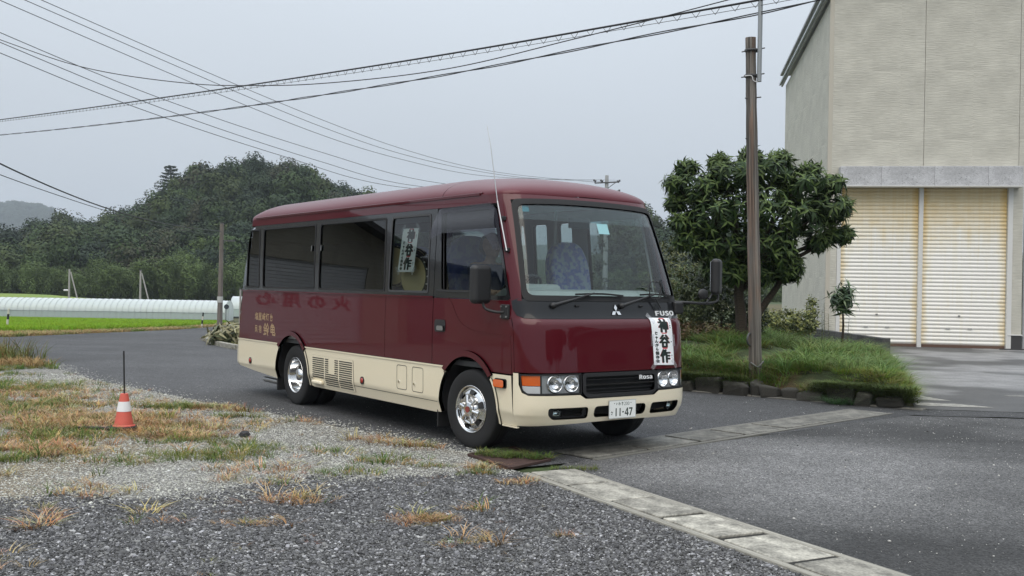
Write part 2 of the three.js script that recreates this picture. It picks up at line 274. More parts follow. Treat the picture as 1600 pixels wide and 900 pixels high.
sheet('gravel_lot', GRAVEL_BED, 0.004, mat(L(1, 1, 1), 0.9, { vertexColors: true, map: rep(tGravel, 0.9), bumpMap: rep(tGravel, 0.9), bumpScale: 0.012 }), 0.3, (x, z) => {
  const d = darkAt(x, z), n = fbm(x * 2, z * 2, 3, 0, 72), e = sstep(0.5, 0.7, fbm(x * 0.5 + 2, z * 0.5, 4, 0, 73)) * (1 - d), k = lerp(0.56, 0.07, d) * (0.75 + 0.5 * n);
  return [k * lerp(1, 0.95, e), k * lerp(0.97, 0.80, e), k * lerp(0.90, 0.58, e)];
});
function scatter(name, geo, m, list, label, category) { // list of [x, y, z, scaleX, scaleY, scaleZ, turn, tiltX, tiltZ, r, g, b]
  const o = new THREE.InstancedMesh(geo, m, list.length), M = new THREE.Matrix4(), q = new THREE.Quaternion(), e = new THREE.Euler(), p = new THREE.Vector3(), s = new THREE.Vector3(), c = new THREE.Color();
  list.forEach((a, i) => { M.compose(p.set(a[0], a[1], a[2]), q.setFromEuler(e.set(a[7], a[6], a[8], 'YXZ')), s.set(a[3], a[4], a[5])); o.setMatrixAt(i, M); o.setColorAt(i, c.setRGB(a[9], a[10], a[11])); });
  o.name = numbered(name); shadows(o); scene.add(o); return stuff(o, label, category);
}
function inView(x, z, pad = 0.06) { const d = -z; return d > 4.6 && Math.abs(x) < d * (0.505 + pad) + 0.5; }
{
  const stone = new THREE.IcosahedronGeometry(1, 0), p = stone.attributes.position;
  for (let i = 0; i < p.count; i++) { const k = 0.72 + 0.5 * hash2(Math.round(p.getX(i) * 50), Math.round(p.getY(i) * 50) + Math.round(p.getZ(i) * 77), 3); p.setXYZ(i, p.getX(i) * k, p.getY(i) * k, p.getZ(i) * k); }
  stone.computeVertexNormals();
  const list = [];
  const add = (x, z, r, dk) => {
    const c = rnd(); let k = dk ? (c < 0.68 ? rr(0.035, 0.11) : c < 0.95 ? rr(0.11, 0.24) : rr(0.26, 0.48)) : (c < 0.08 ? rr(0.12, 0.24) : rr(0.34, 0.58));
    const b = dk ? rr(0.97, 1.07) : rr(0.84, 0.98);
    list.push([x, ht(x, z) + 0.004 + r * 0.25, z, r * rr(0.8, 1.5), r * rr(0.45, 0.8), r * rr(0.7, 1.1), rr(0, 6.28), rr(-0.4, 0.4), rr(-0.4, 0.4), k, k, k * b]);
  };
  for (let i = 0; i < 330000; i++) { const z = -rr(4.7, 9.6), x = rr(-5.4, 1.9); if (!inView(x, z) || !inPoly(x, z, GRAVEL)) continue; const d = darkAt(x, z); if (rnd() < d * 0.9) add(x, z, rr(0.004, 0.0105) * (rnd() < 0.05 ? 1.8 : 1), true); }
  for (let i = 0; i < 170000; i++) { const z = -rr(5.6, 16.5), x = rr(-9, 0.3); if (!inView(x, z) || !inPoly(x, z, GRAVEL) || rnd() > 1.1 - (-z - 7) / 14) continue; const d = darkAt(x, z); if (rnd() < (1 - d)) add(x, z, rr(0.0025, 0.0075) * (rnd() < 0.03 ? 2 : 1) * (1 + (-z - 6) * 0.04), false); }
  for (let i = 0; i < 5200; i++) { const q = rnd() * 6.99, k = Math.floor(q), a = GRAVEL[k], b = GRAVEL[k + 1], t = q - k, w = Math.abs(rr(-1, 1) * rr(0, 1)) * 0.5; add(lerp(a[0], b[0], t) + 0.7 * w, lerp(a[1], b[1], t) - 0.7 * w, rr(0.004, 0.011), rnd() < 0.3); }
  scatter('gravel', stone, mat(L(1, 1, 1), 0.85), list, 'loose crushed stone lying over the gravel lot in the foreground', 'gravel');
}
function blades(n, h, spread, w, bend, s = 1) { // a tuft of bent, tapering blades
  const pos = [], old = seed; seed = 7000 + s;
  for (let i = 0; i < n; i++) {
    const a = rr(0, 6.28), r = spread * Math.sqrt(rnd()), x0 = Math.cos(a) * r, z0 = Math.sin(a) * r, da = a + rr(-0.8, 0.8), hh = h * rr(0.55, 1), b = bend * rr(0.4, 1.2) * h, ww = w * rr(0.7, 1.2), px = -Math.sin(da) * ww, pz = Math.cos(da) * ww;
    const P = (t) => [x0 + Math.cos(da) * b * t * t, hh * (t - 0.25 * t * t * bend), z0 + Math.sin(da) * b * t * t], st = [0, 0.45, 0.8, 1];
    for (let k = 0; k < 3; k++) { const A = P(st[k]), B = P(st[k + 1]), wa = 1 - st[k] * 0.75, wb = k === 2 ? 0 : 1 - st[k + 1] * 0.75;
      const q = [[A[0] - px * wa, A[1], A[2] - pz * wa], [A[0] + px * wa, A[1], A[2] + pz * wa], [B[0] + px * wb, B[1], B[2] + pz * wb], [B[0] - px * wb, B[1], B[2] - pz * wb]];
      pos.push(...q[0], ...q[1], ...q[2]); if (k < 2) pos.push(...q[0], ...q[2], ...q[3]); }
  }
  seed = old; const g = new THREE.BufferGeometry(); g.setAttribute('position', new THREE.Float32BufferAttribute(pos, 3)); g.computeVertexNormals(); return g;
}
const mBlade = mat(L(1, 1, 1), 0.75);
const leafy = (o = {}) => phy(L(1, 1, 1), 0.85, { transmission: 0.3, thickness: 0, specularIntensity: 0.25, ...o });
{ // dry and green weeds on the lot
  const tuft = blades(14, 0.12, 0.06, 0.0026, 1.0, 2), dry = [], green = [];
  const put = (l, x, z, s, c, f = 1) => { if (inPoly(x, z, GRAVEL)) l.push([x, ht(x, z) + 0.004, z, s, s * f * rr(0.6, 1.2), s, rr(0, 6.28), 0, 0, c[0] * rr(0.8, 1.2), c[1] * rr(0.8, 1.2), c[2] * rr(0.8, 1.2)]); };
  const OR = [[0.38, 0.20, 0.075], [0.45, 0.31, 0.13], [0.20, 0.10, 0.05], [0.5, 0.38, 0.2]], GR = [[0.13, 0.19, 0.04], [0.24, 0.25, 0.07], [0.09, 0.15, 0.035]];
  // [x, z, radius, count, dry or green]
  const spots = [[-5.4, -11.3, 0.9, 420, 0], [-4.6, -10.6, 0.8, 330, 0], [-4.9, -9.3, 0.7, 300, 0], [-4.2, -9.0, 0.4, 140, 0], [-4.3, -11.4, 0.6, 190, 0], [-3.5, -10.6, 0.6, 210, 0], [-3.3, -10.1, 0.35, 120, 0], [-5.6, -12.6, 0.9, 260, 0], [-6.6, -13.6, 1, 300, 0], [-3.4, -12.3, 0.4, 90, 0], [-2.4, -11.2, 0.3, 70, 0], [-1.3, -10.1, 0.25, 60, 0], [-0.75, -9.75, 0.25, 80, 0], [-3.0, -7.2, 0.5, 150, 0], [-2.7, -6.6, 0.4, 110, 0], [-3.2, -6.1, 0.35, 120, 0], [-2.9, -5.6, 0.3, 70, 0], [-1.5, -7.2, 0.25, 55, 0], [-1.6, -6.5, 0.15, 34, 0], [-0.60, -6.62, 0.17, 60, 0], [-0.48, -6.68, 0.12, 60, 0], [-0.25, -7.0, 0.07, 22, 0], [0.35, -6.3, 0.06, 14, 0], [0.05, -8.0, 0.12, 40, 0], [-2.1, -8.4, 0.4, 60, 0], [-0.3, -6.1, 0.18, 30, 0], [-1.9, -7.9, 0.3, 40, 0], [-0.2, -8.65, 0.12, 50, 0], [-4.0, -7.9, 0.5, 110, 0],
    [-6.2, -12.4, 1.0, 300, 1], [-7.3, -14.3, 1.0, 460, 1], [-8.3, -16.8, 1.0, 460, 1], [-4.4, -10.0, 0.4, 90, 1], [-5.2, -10.1, 0.5, 90, 1], [-4.0, -12.4, 0.35, 90, 1], [-2.95, -9.7, 0.3, 120, 1], [-2.5, -9.4, 0.35, 130, 1], [-2.9, -9.0, 0.3, 70, 1], [-2.4, -8.9, 0.3, 90, 1], [-3.2, -8.6, 0.3, 60, 1], [-4.6, -8.4, 0.6, 150, 1], [-4.1, -8.2, 0.4, 80, 1], [-1.1, -8.9, 0.25, 60, 1], [-0.7, -8.7, 0.15, 40, 1], [-0.25, -8.35, 0.1, 40, 1], [-1.3, -8.3, 0.2, 40, 1], [-1.6, -9.3, 0.2, 30, 1], [0.3, -8.45, 0.08, 30, 1], [-3.05, -11.6, 0.2, 50, 1], [-9.4, -19.4, 1.2, 420, 1], [-10.8, -22.4, 1.2, 260, 1]];
  for (const [x, z, r, n0, k] of spots) for (let i = 0, n = x < -3.2 ? n0 * 2.4 : n0; i < n * 0.75; i++) {
    const a = rr(0, 6.28), d = r * Math.sqrt(rnd()) * rr(0.6, 1.5), X = x + Math.cos(a) * d * 1.3, Z = z + Math.sin(a) * d * 0.8, g = fbm(X * 1.7, Z * 1.7, 3, 0, 81);
    if (g < (x < -3.2 ? 0.34 : 0.42) && r > 0.2) continue;
    const gr = k ? rnd() < 0.85 : rnd() < 0.1; put(gr ? green : dry, X, Z, (rnd() < 0.12 ? rr(1.1, 1.7) : rr(0.4, 0.95)) * (r < 0.2 ? 0.8 : 1), gr ? GR[Math.floor(rnd() * 3)] : OR[Math.floor(rnd() * 4)], gr ? 0.8 : 0.6);
  }
  for (let i = 0; i < 1500; i++) { const z = -rr(5.2, 15), x = rr(-8, 0.4); if (inView(x, z) && fbm(x * 2.2, z * 2.2, 3, 0, 85) > 0.58) put(rnd() < 0.4 ? green : dry, x, z, rr(0.25, 0.6), rnd() < 0.5 ? OR[2] : rnd() < 0.5 ? GR[1] : OR[1], 0.5); }
  scatter('dry_weeds', tuft, mBlade, dry, 'withered orange and straw coloured weeds matted on the gravel lot', 'weeds');
  scatter('green_weeds', tuft, leafy(), green, 'short green weeds growing in patches through the gravel lot', 'weeds');
}
// covered gutters: concrete lids one after another
function lidRow(name, label, p0, dir, count, len, width, m, top, sg = 1, skip = 0.036) {
  const t = thing(name, label, 'gutter', [p0[0], 0, p0[1]], Math.atan2(-dir[1], dir[0]));
  for (let i = 0; i < count; i++) {
    const l = len - skip * rr(0.6, 1.6), o = mesh('gutter_lid', rbox(l, 0.09, width, 0.008, 0, 0, 0, 2), m[Math.floor(rnd() * m.length)], t);
    const p = o.geometry.attributes.position, u = o.geometry.attributes.uv; for (let k = 0; k < p.count; k++) u.setXY(k, p.getX(k) + i * 1.37, p.getZ(k) + p.getY(k));
    o.position.set((i + 0.5) * len, top - 0.045 + rr(-0.004, 0.007), sg * width / 2 + rr(-0.006, 0.006)); o.rotation.set(rr(-0.008, 0.008), rr(-0.02, 0.02), rr(-0.008, 0.008));
  }
  mesh('joint_dirt_shade', box(count * len, 0.02, width * 0.985, count * len / 2, top - 0.0185, sg * width / 2), mat(L(0.022, 0.021, 0.018), 1), t);  // near-black slab: joint dirt, and the shade of deep gaps put into its colour
  for (const z of [-0.035 * sg, (width + 0.035) * sg]) mesh('gutter_wall', rbox(count * len, 0.1, 0.055, 0.008, count * len / 2, top - 0.052, z, 2), m[0], t);
  return t;
}
const lidM = (b) => [1, 0.66, 1.15, 0.84].map((k) => { const c = b.clone(); c.color.multiplyScalar(k); return c; });
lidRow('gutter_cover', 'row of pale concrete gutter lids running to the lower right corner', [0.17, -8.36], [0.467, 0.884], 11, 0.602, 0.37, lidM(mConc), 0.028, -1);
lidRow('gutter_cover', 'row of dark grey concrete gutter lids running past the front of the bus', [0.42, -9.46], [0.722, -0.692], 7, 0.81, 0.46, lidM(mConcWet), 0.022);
{ // grit on the foreground asphalt
  const chip = new THREE.IcosahedronGeometry(1, 0), l = []; for (let i = 0; i < 9000; i++) { const z = -rr(5, 15), x = rr(-7, 7.5); if (!inView(x, z)) continue; const ap = inPoly(x, z, APRON), rd = inPoly(x, z, ROAD); if (!ap && !rd) continue; if (rd && rnd() < 0.75) continue; const r = rr(0.0018, 0.0045) * (rnd() < 0.03 ? 2.4 : 1), k = rnd() < 0.2 ? rr(0.03, 0.06) : rr(0.3, 0.7); l.push([x, 0.008 + r * 0.4, z, r * 1.3, r * 0.7, r, rr(0, 6.28), 0, 0, k, k * 0.98, k * 0.92]); }
  scatter('road_grit', chip, mat(L(1, 1, 1), 0.9), l, 'pale grit and chips scattered over the asphalt', 'grit');
}
{ // rusty steel plate over the sump where the gutters meet
  const t = thing('drain_cover', 'rusty brown steel drain cover overgrown with weeds beside the front wheel', 'drain cover', [0.0, 0, -9.05]);
  const P = [[-0.36, -0.14], [0.02, 0.50], [0.36, 0.05], [0.04, -0.62]], rust = mat(L(0.075, 0.038, 0.03), 0.85, { map: rep(tConc, 2), bumpMap: rep(tConcB, 3), bumpScale: 0.004 });
  mesh('plate', patch((x, z) => V(x, 0.02, z), P, [], { hu: 0.2, hv: 0.2, out: V(0, 1, 0), o1: 0, o0: -0.014 }), rust, t);
  for (let i = 0; i < 4; i++) mesh('rim', beam([P[i][0], 0.022, P[i][1]], [P[(i + 1) % 4][0], 0.022, P[(i + 1) % 4][1]], 0.03, 0.02), rust, t);
  const w = blades(9, 0.10, 0.05, 0.004, 1.2, 5), l = [];
  for (let i = 0; i < 80; i++) { const a = rr(0, 1), b = rr(-0.06, 0.14); l.push([lerp(-0.3, 0.36, a) + rr(-0.03, 0.03), 0.018, -9.05 + lerp(-0.22, -0.18, a) + b + 0.1 * a, rr(0.6, 1.3), rr(0.5, 1), rr(0.6, 1.3), rr(0, 6), 0, 0, rr(0.12, 0.2), rr(0.18, 0.26), 0.06]); }
  for (let i = 0; i < 40; i++) l.push([0.56 + rr(-0.2, 0.2) , 0.01, -8.62 + rr(-0.06, 0.06), rr(0.3, 0.6), rr(0.3, 0.6), rr(0.3, 0.6), rr(0, 6), 0, 0, rr(0.12, 0.2), rr(0.16, 0.24), 0.06]);
  scatter('sump_weeds', w, leafy(), l, 'green weeds sprouting over the rusty drain cover', 'weeds');
}
// ---------------------------------------------------------------- the bus (x forward, y up, z to its right side, front axle at the origin)
let noseMap, flankMap;
const bus = thing('minibus', 'maroon and cream minibus parked at the road edge with posters taped on', 'bus', [0.405, 0, -10.226], -53.9386 * Math.PI / 180);
{
  const wY = curve([[0.2, 0.935], [0.38, 0.985], [0.42, 0.998], [0.75, 1.004], [1.1, 1.006], [1.41, 0.998], [2.3, 0.940], [2.4, 0.932]]);
  const XC = curve([[0.25, 0.93], [0.34, 1.0], [0.5, 1.04], [0.78, 1.03], [1.17, 1.0], [1.235, 0.985], [1.26, 0.965], [1.44, 0.91], [2.30, 0.585], [2.4, 0.53]]);
  const XR = curve([[0.25, -5.80], [0.45, -5.97], [0.75, -5.94], [1.4, -5.84], [2.0, -5.74], [2.4, -5.66]]);
  const A = 0.40, N = 3.5, AR = 0.15, NR = 2.6;
  const arcTable = (A, N) => { // unit corner: from the side (x = 0, z = 1) round to the middle of the end (x = 1, z = 0), by arc length
    const pts = []; for (let i = 0; i <= 200; i++) { const z = 0.86 * i / 200; pts.push([(1 - z ** N) ** (1 / N), z]); }
    const x1 = pts[200][0]; for (let i = 1; i <= 200; i++) { const x = x1 * (1 - i / 200); pts.push([x, (1 - x ** N) ** (1 / N)]); }
    pts.reverse(); const l = [0]; for (let i = 1; i < pts.length; i++) l.push(l[i - 1] + Math.hypot((pts[i][0] - pts[i - 1][0]) * A, pts[i][1] - pts[i - 1][1]));
    return { len: l[l.length - 1], at(s) { if (s <= 0) return [0, 1]; if (s >= l[l.length - 1]) return [1, 0]; let a = 0, b = l.length - 1; while (b - a > 1) { const m = (a + b) >> 1; if (l[m] <= s) a = m; else b = m; } const t = (s - l[a]) / (l[b] - l[a]); return [lerp(pts[a][0], pts[b][0], t), lerp(pts[a][1], pts[b][1], t)]; },
      ofZ(z) { for (let i = 0; i < pts.length - 1; i++) if (pts[i + 1][1] <= z) { const t = (pts[i][1] - z) / (pts[i][1] - pts[i + 1][1] || 1); return lerp(l[i], l[i + 1], t); } return l[l.length - 1]; } };
  };
  const TF = arcTable(A, N), TR = arcTable(AR, NR);
  const x0 = (y) => XC(y) - A, xr0 = (y) => XR(y) + AR;
  const sideP = (sg) => (x, y) => { // wraps round both ends
    const w = wY(y);
    if (x > x0(y)) { const [a, b] = TF.at(x - x0(y)); return V(x0(y) + a * A, y, sg * w * b); }
    if (x < xr0(y)) { const [a, b] = TR.at(xr0(y) - x); return V(xr0(y) - a * AR, y, sg * w * b); }
    return V(x, y, sg * w);
  };
  const R = sideP(1), Lf = sideP(-1);
  const frontP = (a, y) => { const [p, q] = TF.at(TF.len - Math.abs(a)); return V(x0(y) + p * A, y, (a < 0 ? -1 : 1) * wY(y) * q); };
  noseMap = frontP; flankMap = R;
  const rearP = (a, y) => { const [p, q] = TR.at(TR.len - Math.abs(a)); return V(xr0(y) - p * AR, y, (a < 0 ? -1 : 1) * wY(y) * q); };
  const aZ = (z, y) => (z < 0 ? -1 : 1) * (TF.len - TF.ofZ(Math.min(0.9999, Math.abs(z) / wY(y)))); // front coordinate of a given z
  const OUT = (p) => V(p.x > 0.5 ? 0.7 : p.x < -5.6 ? -0.7 : 0, 0, Math.sign(p.z) * (Math.abs(p.z) > 0.5 ? 1 : 0)).add(V(p.x > 0.3 ? 0.3 : p.x < -5 ? -0.3 : 0, 0, p.z * 0.4));
  const PT = (map, outer, holes, o) => patch(map, outer, holes || [], { out: OUT, hu: 0.08, hv: 0.05, ...o });
  const flake = tex(256, 256, (u, v) => { const k = 0.94 + 0.06 * hash2(u * 256, v * 256, 4); return [k, k, k]; });
  const maroon = phy(L(0.082, 0.0036, 0.0092), 0.45, { clearcoat: 0.75, clearcoatRoughness: 0.025, map: rep(flake, 20), specularIntensity: 0.2 });
  const roofPaint = phy(L(0.105, 0.0085, 0.0165), 0.5, { clearcoat: 0.5, clearcoatRoughness: 0.12, specularIntensity: 0.4 });
  const cream = phy(L(0.84, 0.755, 0.57), 0.45, { clearcoat: 0.7, clearcoatRoughness: 0.08 });
  const black = phy(L(0.012, 0.012, 0.013), 0.25, { clearcoat: 0.6, clearcoatRoughness: 0.05 }), rubber = mat(L(0.014, 0.014, 0.015), 0.75), matt = mat(L(0.02, 0.02, 0.021), 0.55);
  const glossBlack = phy(L(0.012, 0.013, 0.015), 0.3, { clearcoat: 0.55, clearcoatRoughness: 0.02, specularIntensity: 0.3 });
  const chrome = mat(L(0.78, 0.78, 0.78), 0.1, { metalness: 1 }), steel = mat(L(0.5, 0.5, 0.5), 0.35, { metalness: 1 });
  const clear = phy(L(0.80, 0.90, 0.90), 0.0, { transmission: 1, thickness: 0, ior: 1.5 }), tint = phy(L(0.022, 0.026, 0.027), 0.0, { transmission: 1, thickness: 0, ior: 1.5 }), smoke = phy(L(0.42, 0.39, 0.46), 0.1, { transmission: 1, thickness: 0, ior: 1.5 }), sideGlass = phy(L(0.42, 0.47, 0.46), 0.0, { transmission: 1, thickness: 0, ior: 1.5 });
  const greyTrim = mat(L(0.36, 0.37, 0.37), 0.8), dashM = mat(L(0.30, 0.32, 0.31), 0.7), darkTrim = mat(L(0.05, 0.052, 0.055), 0.7), white = mat(L(0.75, 0.76, 0.76), 0.5);
  const amber = phy(L(0.75, 0.13, 0.012), 0.15, { clearcoat: 1 }), red = phy(L(0.35, 0.02, 0.01), 0.15, { clearcoat: 1 });
  const ARCH = (cx, r, y0, n = 20) => { const o = []; const a0 = Math.asin((y0 - 0.38) / r); for (let i = 0; i <= n; i++) { const t = Math.PI - a0 - (Math.PI - 2 * a0) * i / n; o.push([cx + r * Math.cos(t), 0.38 + r * Math.sin(t)]); } return o; };
  const FWx = 0, RWx = -3.995, AR_ = 0.5;
  const capX = (y) => x0(y) + 0.12; // where the front corner seam runs
  const seamA = [[0.70, 0.76], [0.68, 1.1], [0.64, 1.42]];
  // ---- lower cream skirt, right and left
  for (const [map, s] of [[R, 1], [Lf, -1]]) {
    const arcL = (cx, y0, y1) => { const o = []; for (let i = 0; i <= 8; i++) { const y = lerp(y0, y1, i / 8); o.push([cx - Math.sqrt(AR_ ** 2 - (y - 0.38) ** 2), y]); } return o; }, arcR = (cx, y0, y1) => { const o = []; for (let i = 0; i <= 8; i++) { const y = lerp(y0, y1, i / 8); o.push([cx + Math.sqrt(AR_ ** 2 - (y - 0.38) ** 2), y]); } return o; };
    for (const q of [[[-5.98, 0.40], [-5.3, 0.34], [-4.6, 0.30], ...arcL(RWx, 0.30, 0.744), [-5.98, 0.744]], [...arcR(RWx, 0.744, 0.30), [-3.40, 0.285], [-0.60, 0.285], ...arcL(FWx, 0.30, 0.746)], [...arcR(FWx, 0.746, 0.30), [0.62, 0.30], [0.735, 0.30], [0.725, 0.42], [0.70, 0.748]]]) mesh('skirt', PT(map, q, [], { o1: 0, o0: -0.02 }), cream, bus);
    mesh('skirt_crease', PT(map, [[-3.44, 0.392], [-0.54, 0.392], [-0.54, 0.397], [-3.44, 0.397]], [], { o1: 0.0012, o0: -0.004, hu: 0.4 }), matt, bus);
    mesh('belt_moulding', PT(map, [[-5.98, 0.744], [-4.36, 0.744], [-4.36, 0.760], [-5.98, 0.760]], [], { o1: 0.008, o0: -0.002, hu: 0.2 }), cream, bus);
    mesh('belt_moulding', PT(map, [[-3.63, 0.744], [-0.40, 0.744], [-0.40, 0.760], [-3.63, 0.760]], [], { o1: 0.008, o0: -0.002, hu: 0.2 }), cream, bus);
    // wheel arch lips
    for (const cx of [RWx, FWx]) {
      const ring = [...ARCH(cx, AR_ - 0.006, 0.71, 24), ...ARCH(cx, 0.55, 0.735, 24).reverse()];
      mesh('arch_lip', PT(map, ring, [], { o1: 0.022, o0: -0.03, hv: 0.03, hu: 0.05 }), maroon, bus);
      for (const q of [-1, 1]) { const lip = []; for (let i = 0; i <= 10; i++) { const t = (q > 0 ? 1 : -1); const a = lerp(-0.16, 0.68, i / 10), rr0 = AR_ - 0.004; lip.push([cx + t * rr0 * Math.cos(a), 0.38 + rr0 * Math.sin(a)]); } for (let i = 10; i >= 0; i--) { const t = q, a = lerp(-0.16, 0.68, i / 10); lip.push([cx + t * 0.522 * Math.cos(a), 0.38 + 0.522 * Math.sin(a)]); } mesh('arch_lip', PT(map, lip, [], { o1: 0.012, o0: -0.03, hv: 0.04 }), cream, bus); }
    }
  }
  // ---- maroon sides: rear panel and, on the right, the front door
  const yB = 1.415, gap = 0.006;
  mesh('side_panel', PT(R, [[-5.98, 0.762], ...ARCH(RWx, AR_, 0.762), [-1.605, 0.762], [-1.605, yB], [-5.84, yB]], [], { o1: 0, o0: -0.015 }), maroon, bus);
  mesh('side_panel', PT(R, [[-1.600, 0.762], [-0.635 - gap, 0.762], [-0.635 - gap, yB], [-1.600, yB]], [], { o1: 0, o0: -0.015 }), maroon, bus);
  mesh('side_panel', PT(Lf, [[-5.98, 0.762], ...ARCH(RWx, AR_, 0.762), [-0.45, 0.762], ...ARCH(FWx, AR_, 0.762), [0.70, 0.762], [0.64, yB], [-5.84, yB]], [], { o1: 0, o0: -0.015 }), maroon, bus);
  for (const [map, x1] of [[R, -0.64], [Lf, 0.62]]) mesh('belt_ridge', PT(map, [[-5.80, yB], [x1, yB], [x1, yB + 0.016], [-5.80, yB + 0.016]], [], { o1: 0.01, o0: -0.01, hu: 0.3 }), maroon, bus);
  // window band
  const yT = 2.305, WIN = [[-5.63, -5.22, -5.56, -5.10], [-5.10, -3.47, -4.99, -3.39], [-3.35, -1.71, -3.28, -1.64], [-1.59, -0.79, -1.56, -0.745]];
  const wpoly = ([t0, t1, b0, b1], e = 0) => roundPoly([[b0 - e, 1.462 - e], [b1 + e, 1.462 - e], [t1 + e, 2.262 + e], [t0 - e, 2.262 + e]], 0.04);
  mesh('window_band', PT(R, [[-5.70, yB + 0.017], [-0.645, yB + 0.017], [-0.68, yT], [-5.66, yT]], WIN.map((w) => wpoly(w)), { o1: -0.002, o0: -0.03, hu: 0.3 }), black, bus);
  WIN.forEach((w, i) => {
    const win = part('window', bus); if (i === 3) win.userData.label = 'narrow clear window with a poster behind it';
    mesh('pane', PT(R, wpoly(w, -0.004), [], { o1: -0.012, hu: 0.5 }), i === 3 ? sideGlass : tint, win);
    mesh('seal', PT(R, wpoly(w, 0.001), [wpoly(w, -0.02)], { o1: 0.002, o0: -0.016, hu: 0.3 }), i === 3 ? darkTrim : rubber, win);
    if (i === 1 || i === 2) mesh('latch', PT(R, rect(w[i === 1 ? 1 : 0] - (i === 1 ? 0.08 : -0.06), 1.93, w[i === 1 ? 1 : 0] - (i === 1 ? 0.06 : -0.08), 2.0, 0.005), [], { o1: 0.004, o0: -0.02 }), steel, win);
  });
  const LWIN = [[-5.63, -5.22, -5.56, -5.10], [-5.10, -3.47, -4.99, -3.39], [-3.35, -1.71, -3.28, -1.64], [-1.53, -1.27, -1.53, -1.27], [-1.06, -0.815, -1.06, -0.815], [-0.56, 0.28, -0.53, 0.50]];
  mesh('window_band', PT(Lf, [[-5.70, yB + 0.017], [0.62, yB + 0.017], [0.42, yT], [-5.66, yT]], LWIN.map((w) => wpoly(w)), { o1: -0.002, o0: -0.03, hu: 0.3 }), black, bus);
  LWIN.forEach((w) => { const win = part('window', bus); mesh('pane', PT(Lf, wpoly(w, -0.004), [], { o1: -0.012, hu: 0.5 }), sideGlass, win); });
  for (const map of [R, Lf]) mesh('cant_rail', PT(map, [[-5.66, yT + 0.002], [map === R ? 0.44 : 0.44, yT + 0.002], [0.40, 2.395], [-5.66, 2.395]], [], { o1: 0, o0: -0.02 }), maroon, bus);
  for (const map of [R, Lf]) mesh('corner_panel', PT(map, [[-6.02, 0.762], [-5.99, 0.762], [-5.85, yB], [-5.71, yB], [-5.67, yT], [-5.67, 2.395], [-6.02, 2.395]], [], { o1: -0.001, o0: -0.02, hu: 0.03 }), maroon, bus);
  // driver's door
  const door = part('driver_door', bus);
  const doorTop = [[0.655, yB], [0.33, yT - 0.012], [-0.665, yT - 0.012], [-0.633, yB]];
  mesh('door_panel', PT(R, [[-0.633, 0.762], ...ARCH(FWx, AR_, 0.762), [0.705, 0.762], [0.685, 1.1], [0.655, yB], [-0.633, yB]], [], { o1: 0, o0: -0.018 }), maroon, door);
  mesh('crease', PT(R, (() => { const c = curve([[-0.36, 1.41], [-0.28, 1.34], [-0.2, 1.235], [-0.1, 1.165], [0.09, 1.115], [0.4, 1.098], [0.69, 1.09]]), o = []; for (let i = 0; i <= 24; i++) { const x = lerp(-0.36, 0.685, i / 24); o.push([x, c(x)]); } for (let i = 24; i >= 0; i--) { const x = lerp(-0.36, 0.685, i / 24); o.push([x + 0.006, c(x) + 0.012]); } return o; })(), [], { o1: 0.003, o0: -0.004 }), maroon, door);
  const dg = roundPoly([[-0.50, 1.50], [0.05, 1.50], [0.20, 1.455], [0.61, 1.455], [0.29, 2.255], [-0.60, 2.255]], [0.03, 0.1, 0.08, 0.05, 0.1, 0.06]);
  const dband = roundPoly([[-0.633, yB + 0.003], [0.650, yB + 0.003], [0.325, yT - 0.008], [-0.665, yT - 0.008]], [0.005, 0.03, 0.1, 0.02]);
  mesh('window_frame', PT(R, dband, [dg], { o1: 0.0, o0: -0.035, hu: 0.2 }), black, door);
  mesh('window_pane', PT(R, dg, [], { o1: -0.018, hu: 0.4 }), sideGlass, door);
  mesh('sash_bar', PT(R, [[-0.47, 1.50], [-0.455, 1.50], [-0.555, 2.26], [-0.57, 2.26]], [], { o1: -0.004, o0: -0.03 }), rubber, door);
  mesh('sill_trim', PT(R, roundPoly([[-0.58, 1.478], [0.02, 1.478], [0.14, 1.435], [0.15, 1.445], [0.04, 1.497], [-0.58, 1.497]], 0.01), [], { o1: 0.012, o0: -0.02 }), matt, door);
  { // smoked rain visor standing off the glass
    const vis = roundPoly([[-0.69, 1.985], [-0.50, 2.045], [0.24, 2.045], [0.43, 1.865], [0.50, 1.862], [0.30, 2.315], [-0.645, 2.30]], [0.02, 0.1, 0.14, 0.03, 0.02, 0.09, 0.07], 6);
    mesh('rain_visor', PT(R, vis, [], { o1: (u, v) => 0.012 + 0.05 * sstep(2.29, 2.08, v), hv: 0.04 }), smoke, door);
  }
  { const h = part('door_handle', door); mesh('recess', PT(R, rect(-0.595, 1.085, -0.395, 1.205, 0.03), [], { o1: 0.004, o0: -0.01 }), matt, h); mesh('grip', PT(R, rect(-0.53, 1.10, -0.41, 1.145, 0.018), [], { o1: 0.022, o0: 0.003 }), steel, h); }
  // ---- front: maroon nose, black panel, bumper
  const ab = (y) => aZ(0.992 * wY(y), y), nose = [], aw = (z, y) => aZ(z, y);
  const seamAt = (y) => TF.len - (capX(y) - x0(y)) + 0.004; // arc coordinate of the corner seam on the front
  const edge = (y0, y1, s, n = 8) => { const o = []; for (let i = 0; i <= n; i++) { const y = lerp(y0, y1, i / n); o.push([s * seamAt(y), y]); } return o; };
  const bpL = (s) => [[s * (seamAt(1.4) - 0.03), 1.41], [s * (seamAt(1.34) - 0.035), 1.34], [s * (seamAt(1.3) - 0.07), 1.285], [s * (seamAt(1.3) - 0.14), 1.262], [s * (seamAt(1.3) - 0.26), 1.258]];
  mesh('nose_panel', PT(frontP, [...edge(0.785, 1.43, 1), [seamAt(1.43) - 0.03, 1.43], ...bpL(1), ...bpL(-1).reverse(), [-seamAt(1.43) + 0.03, 1.43], ...edge(0.785, 1.43, -1).reverse()], [], { o1: 0, o0: -0.02 }), maroon, bus);
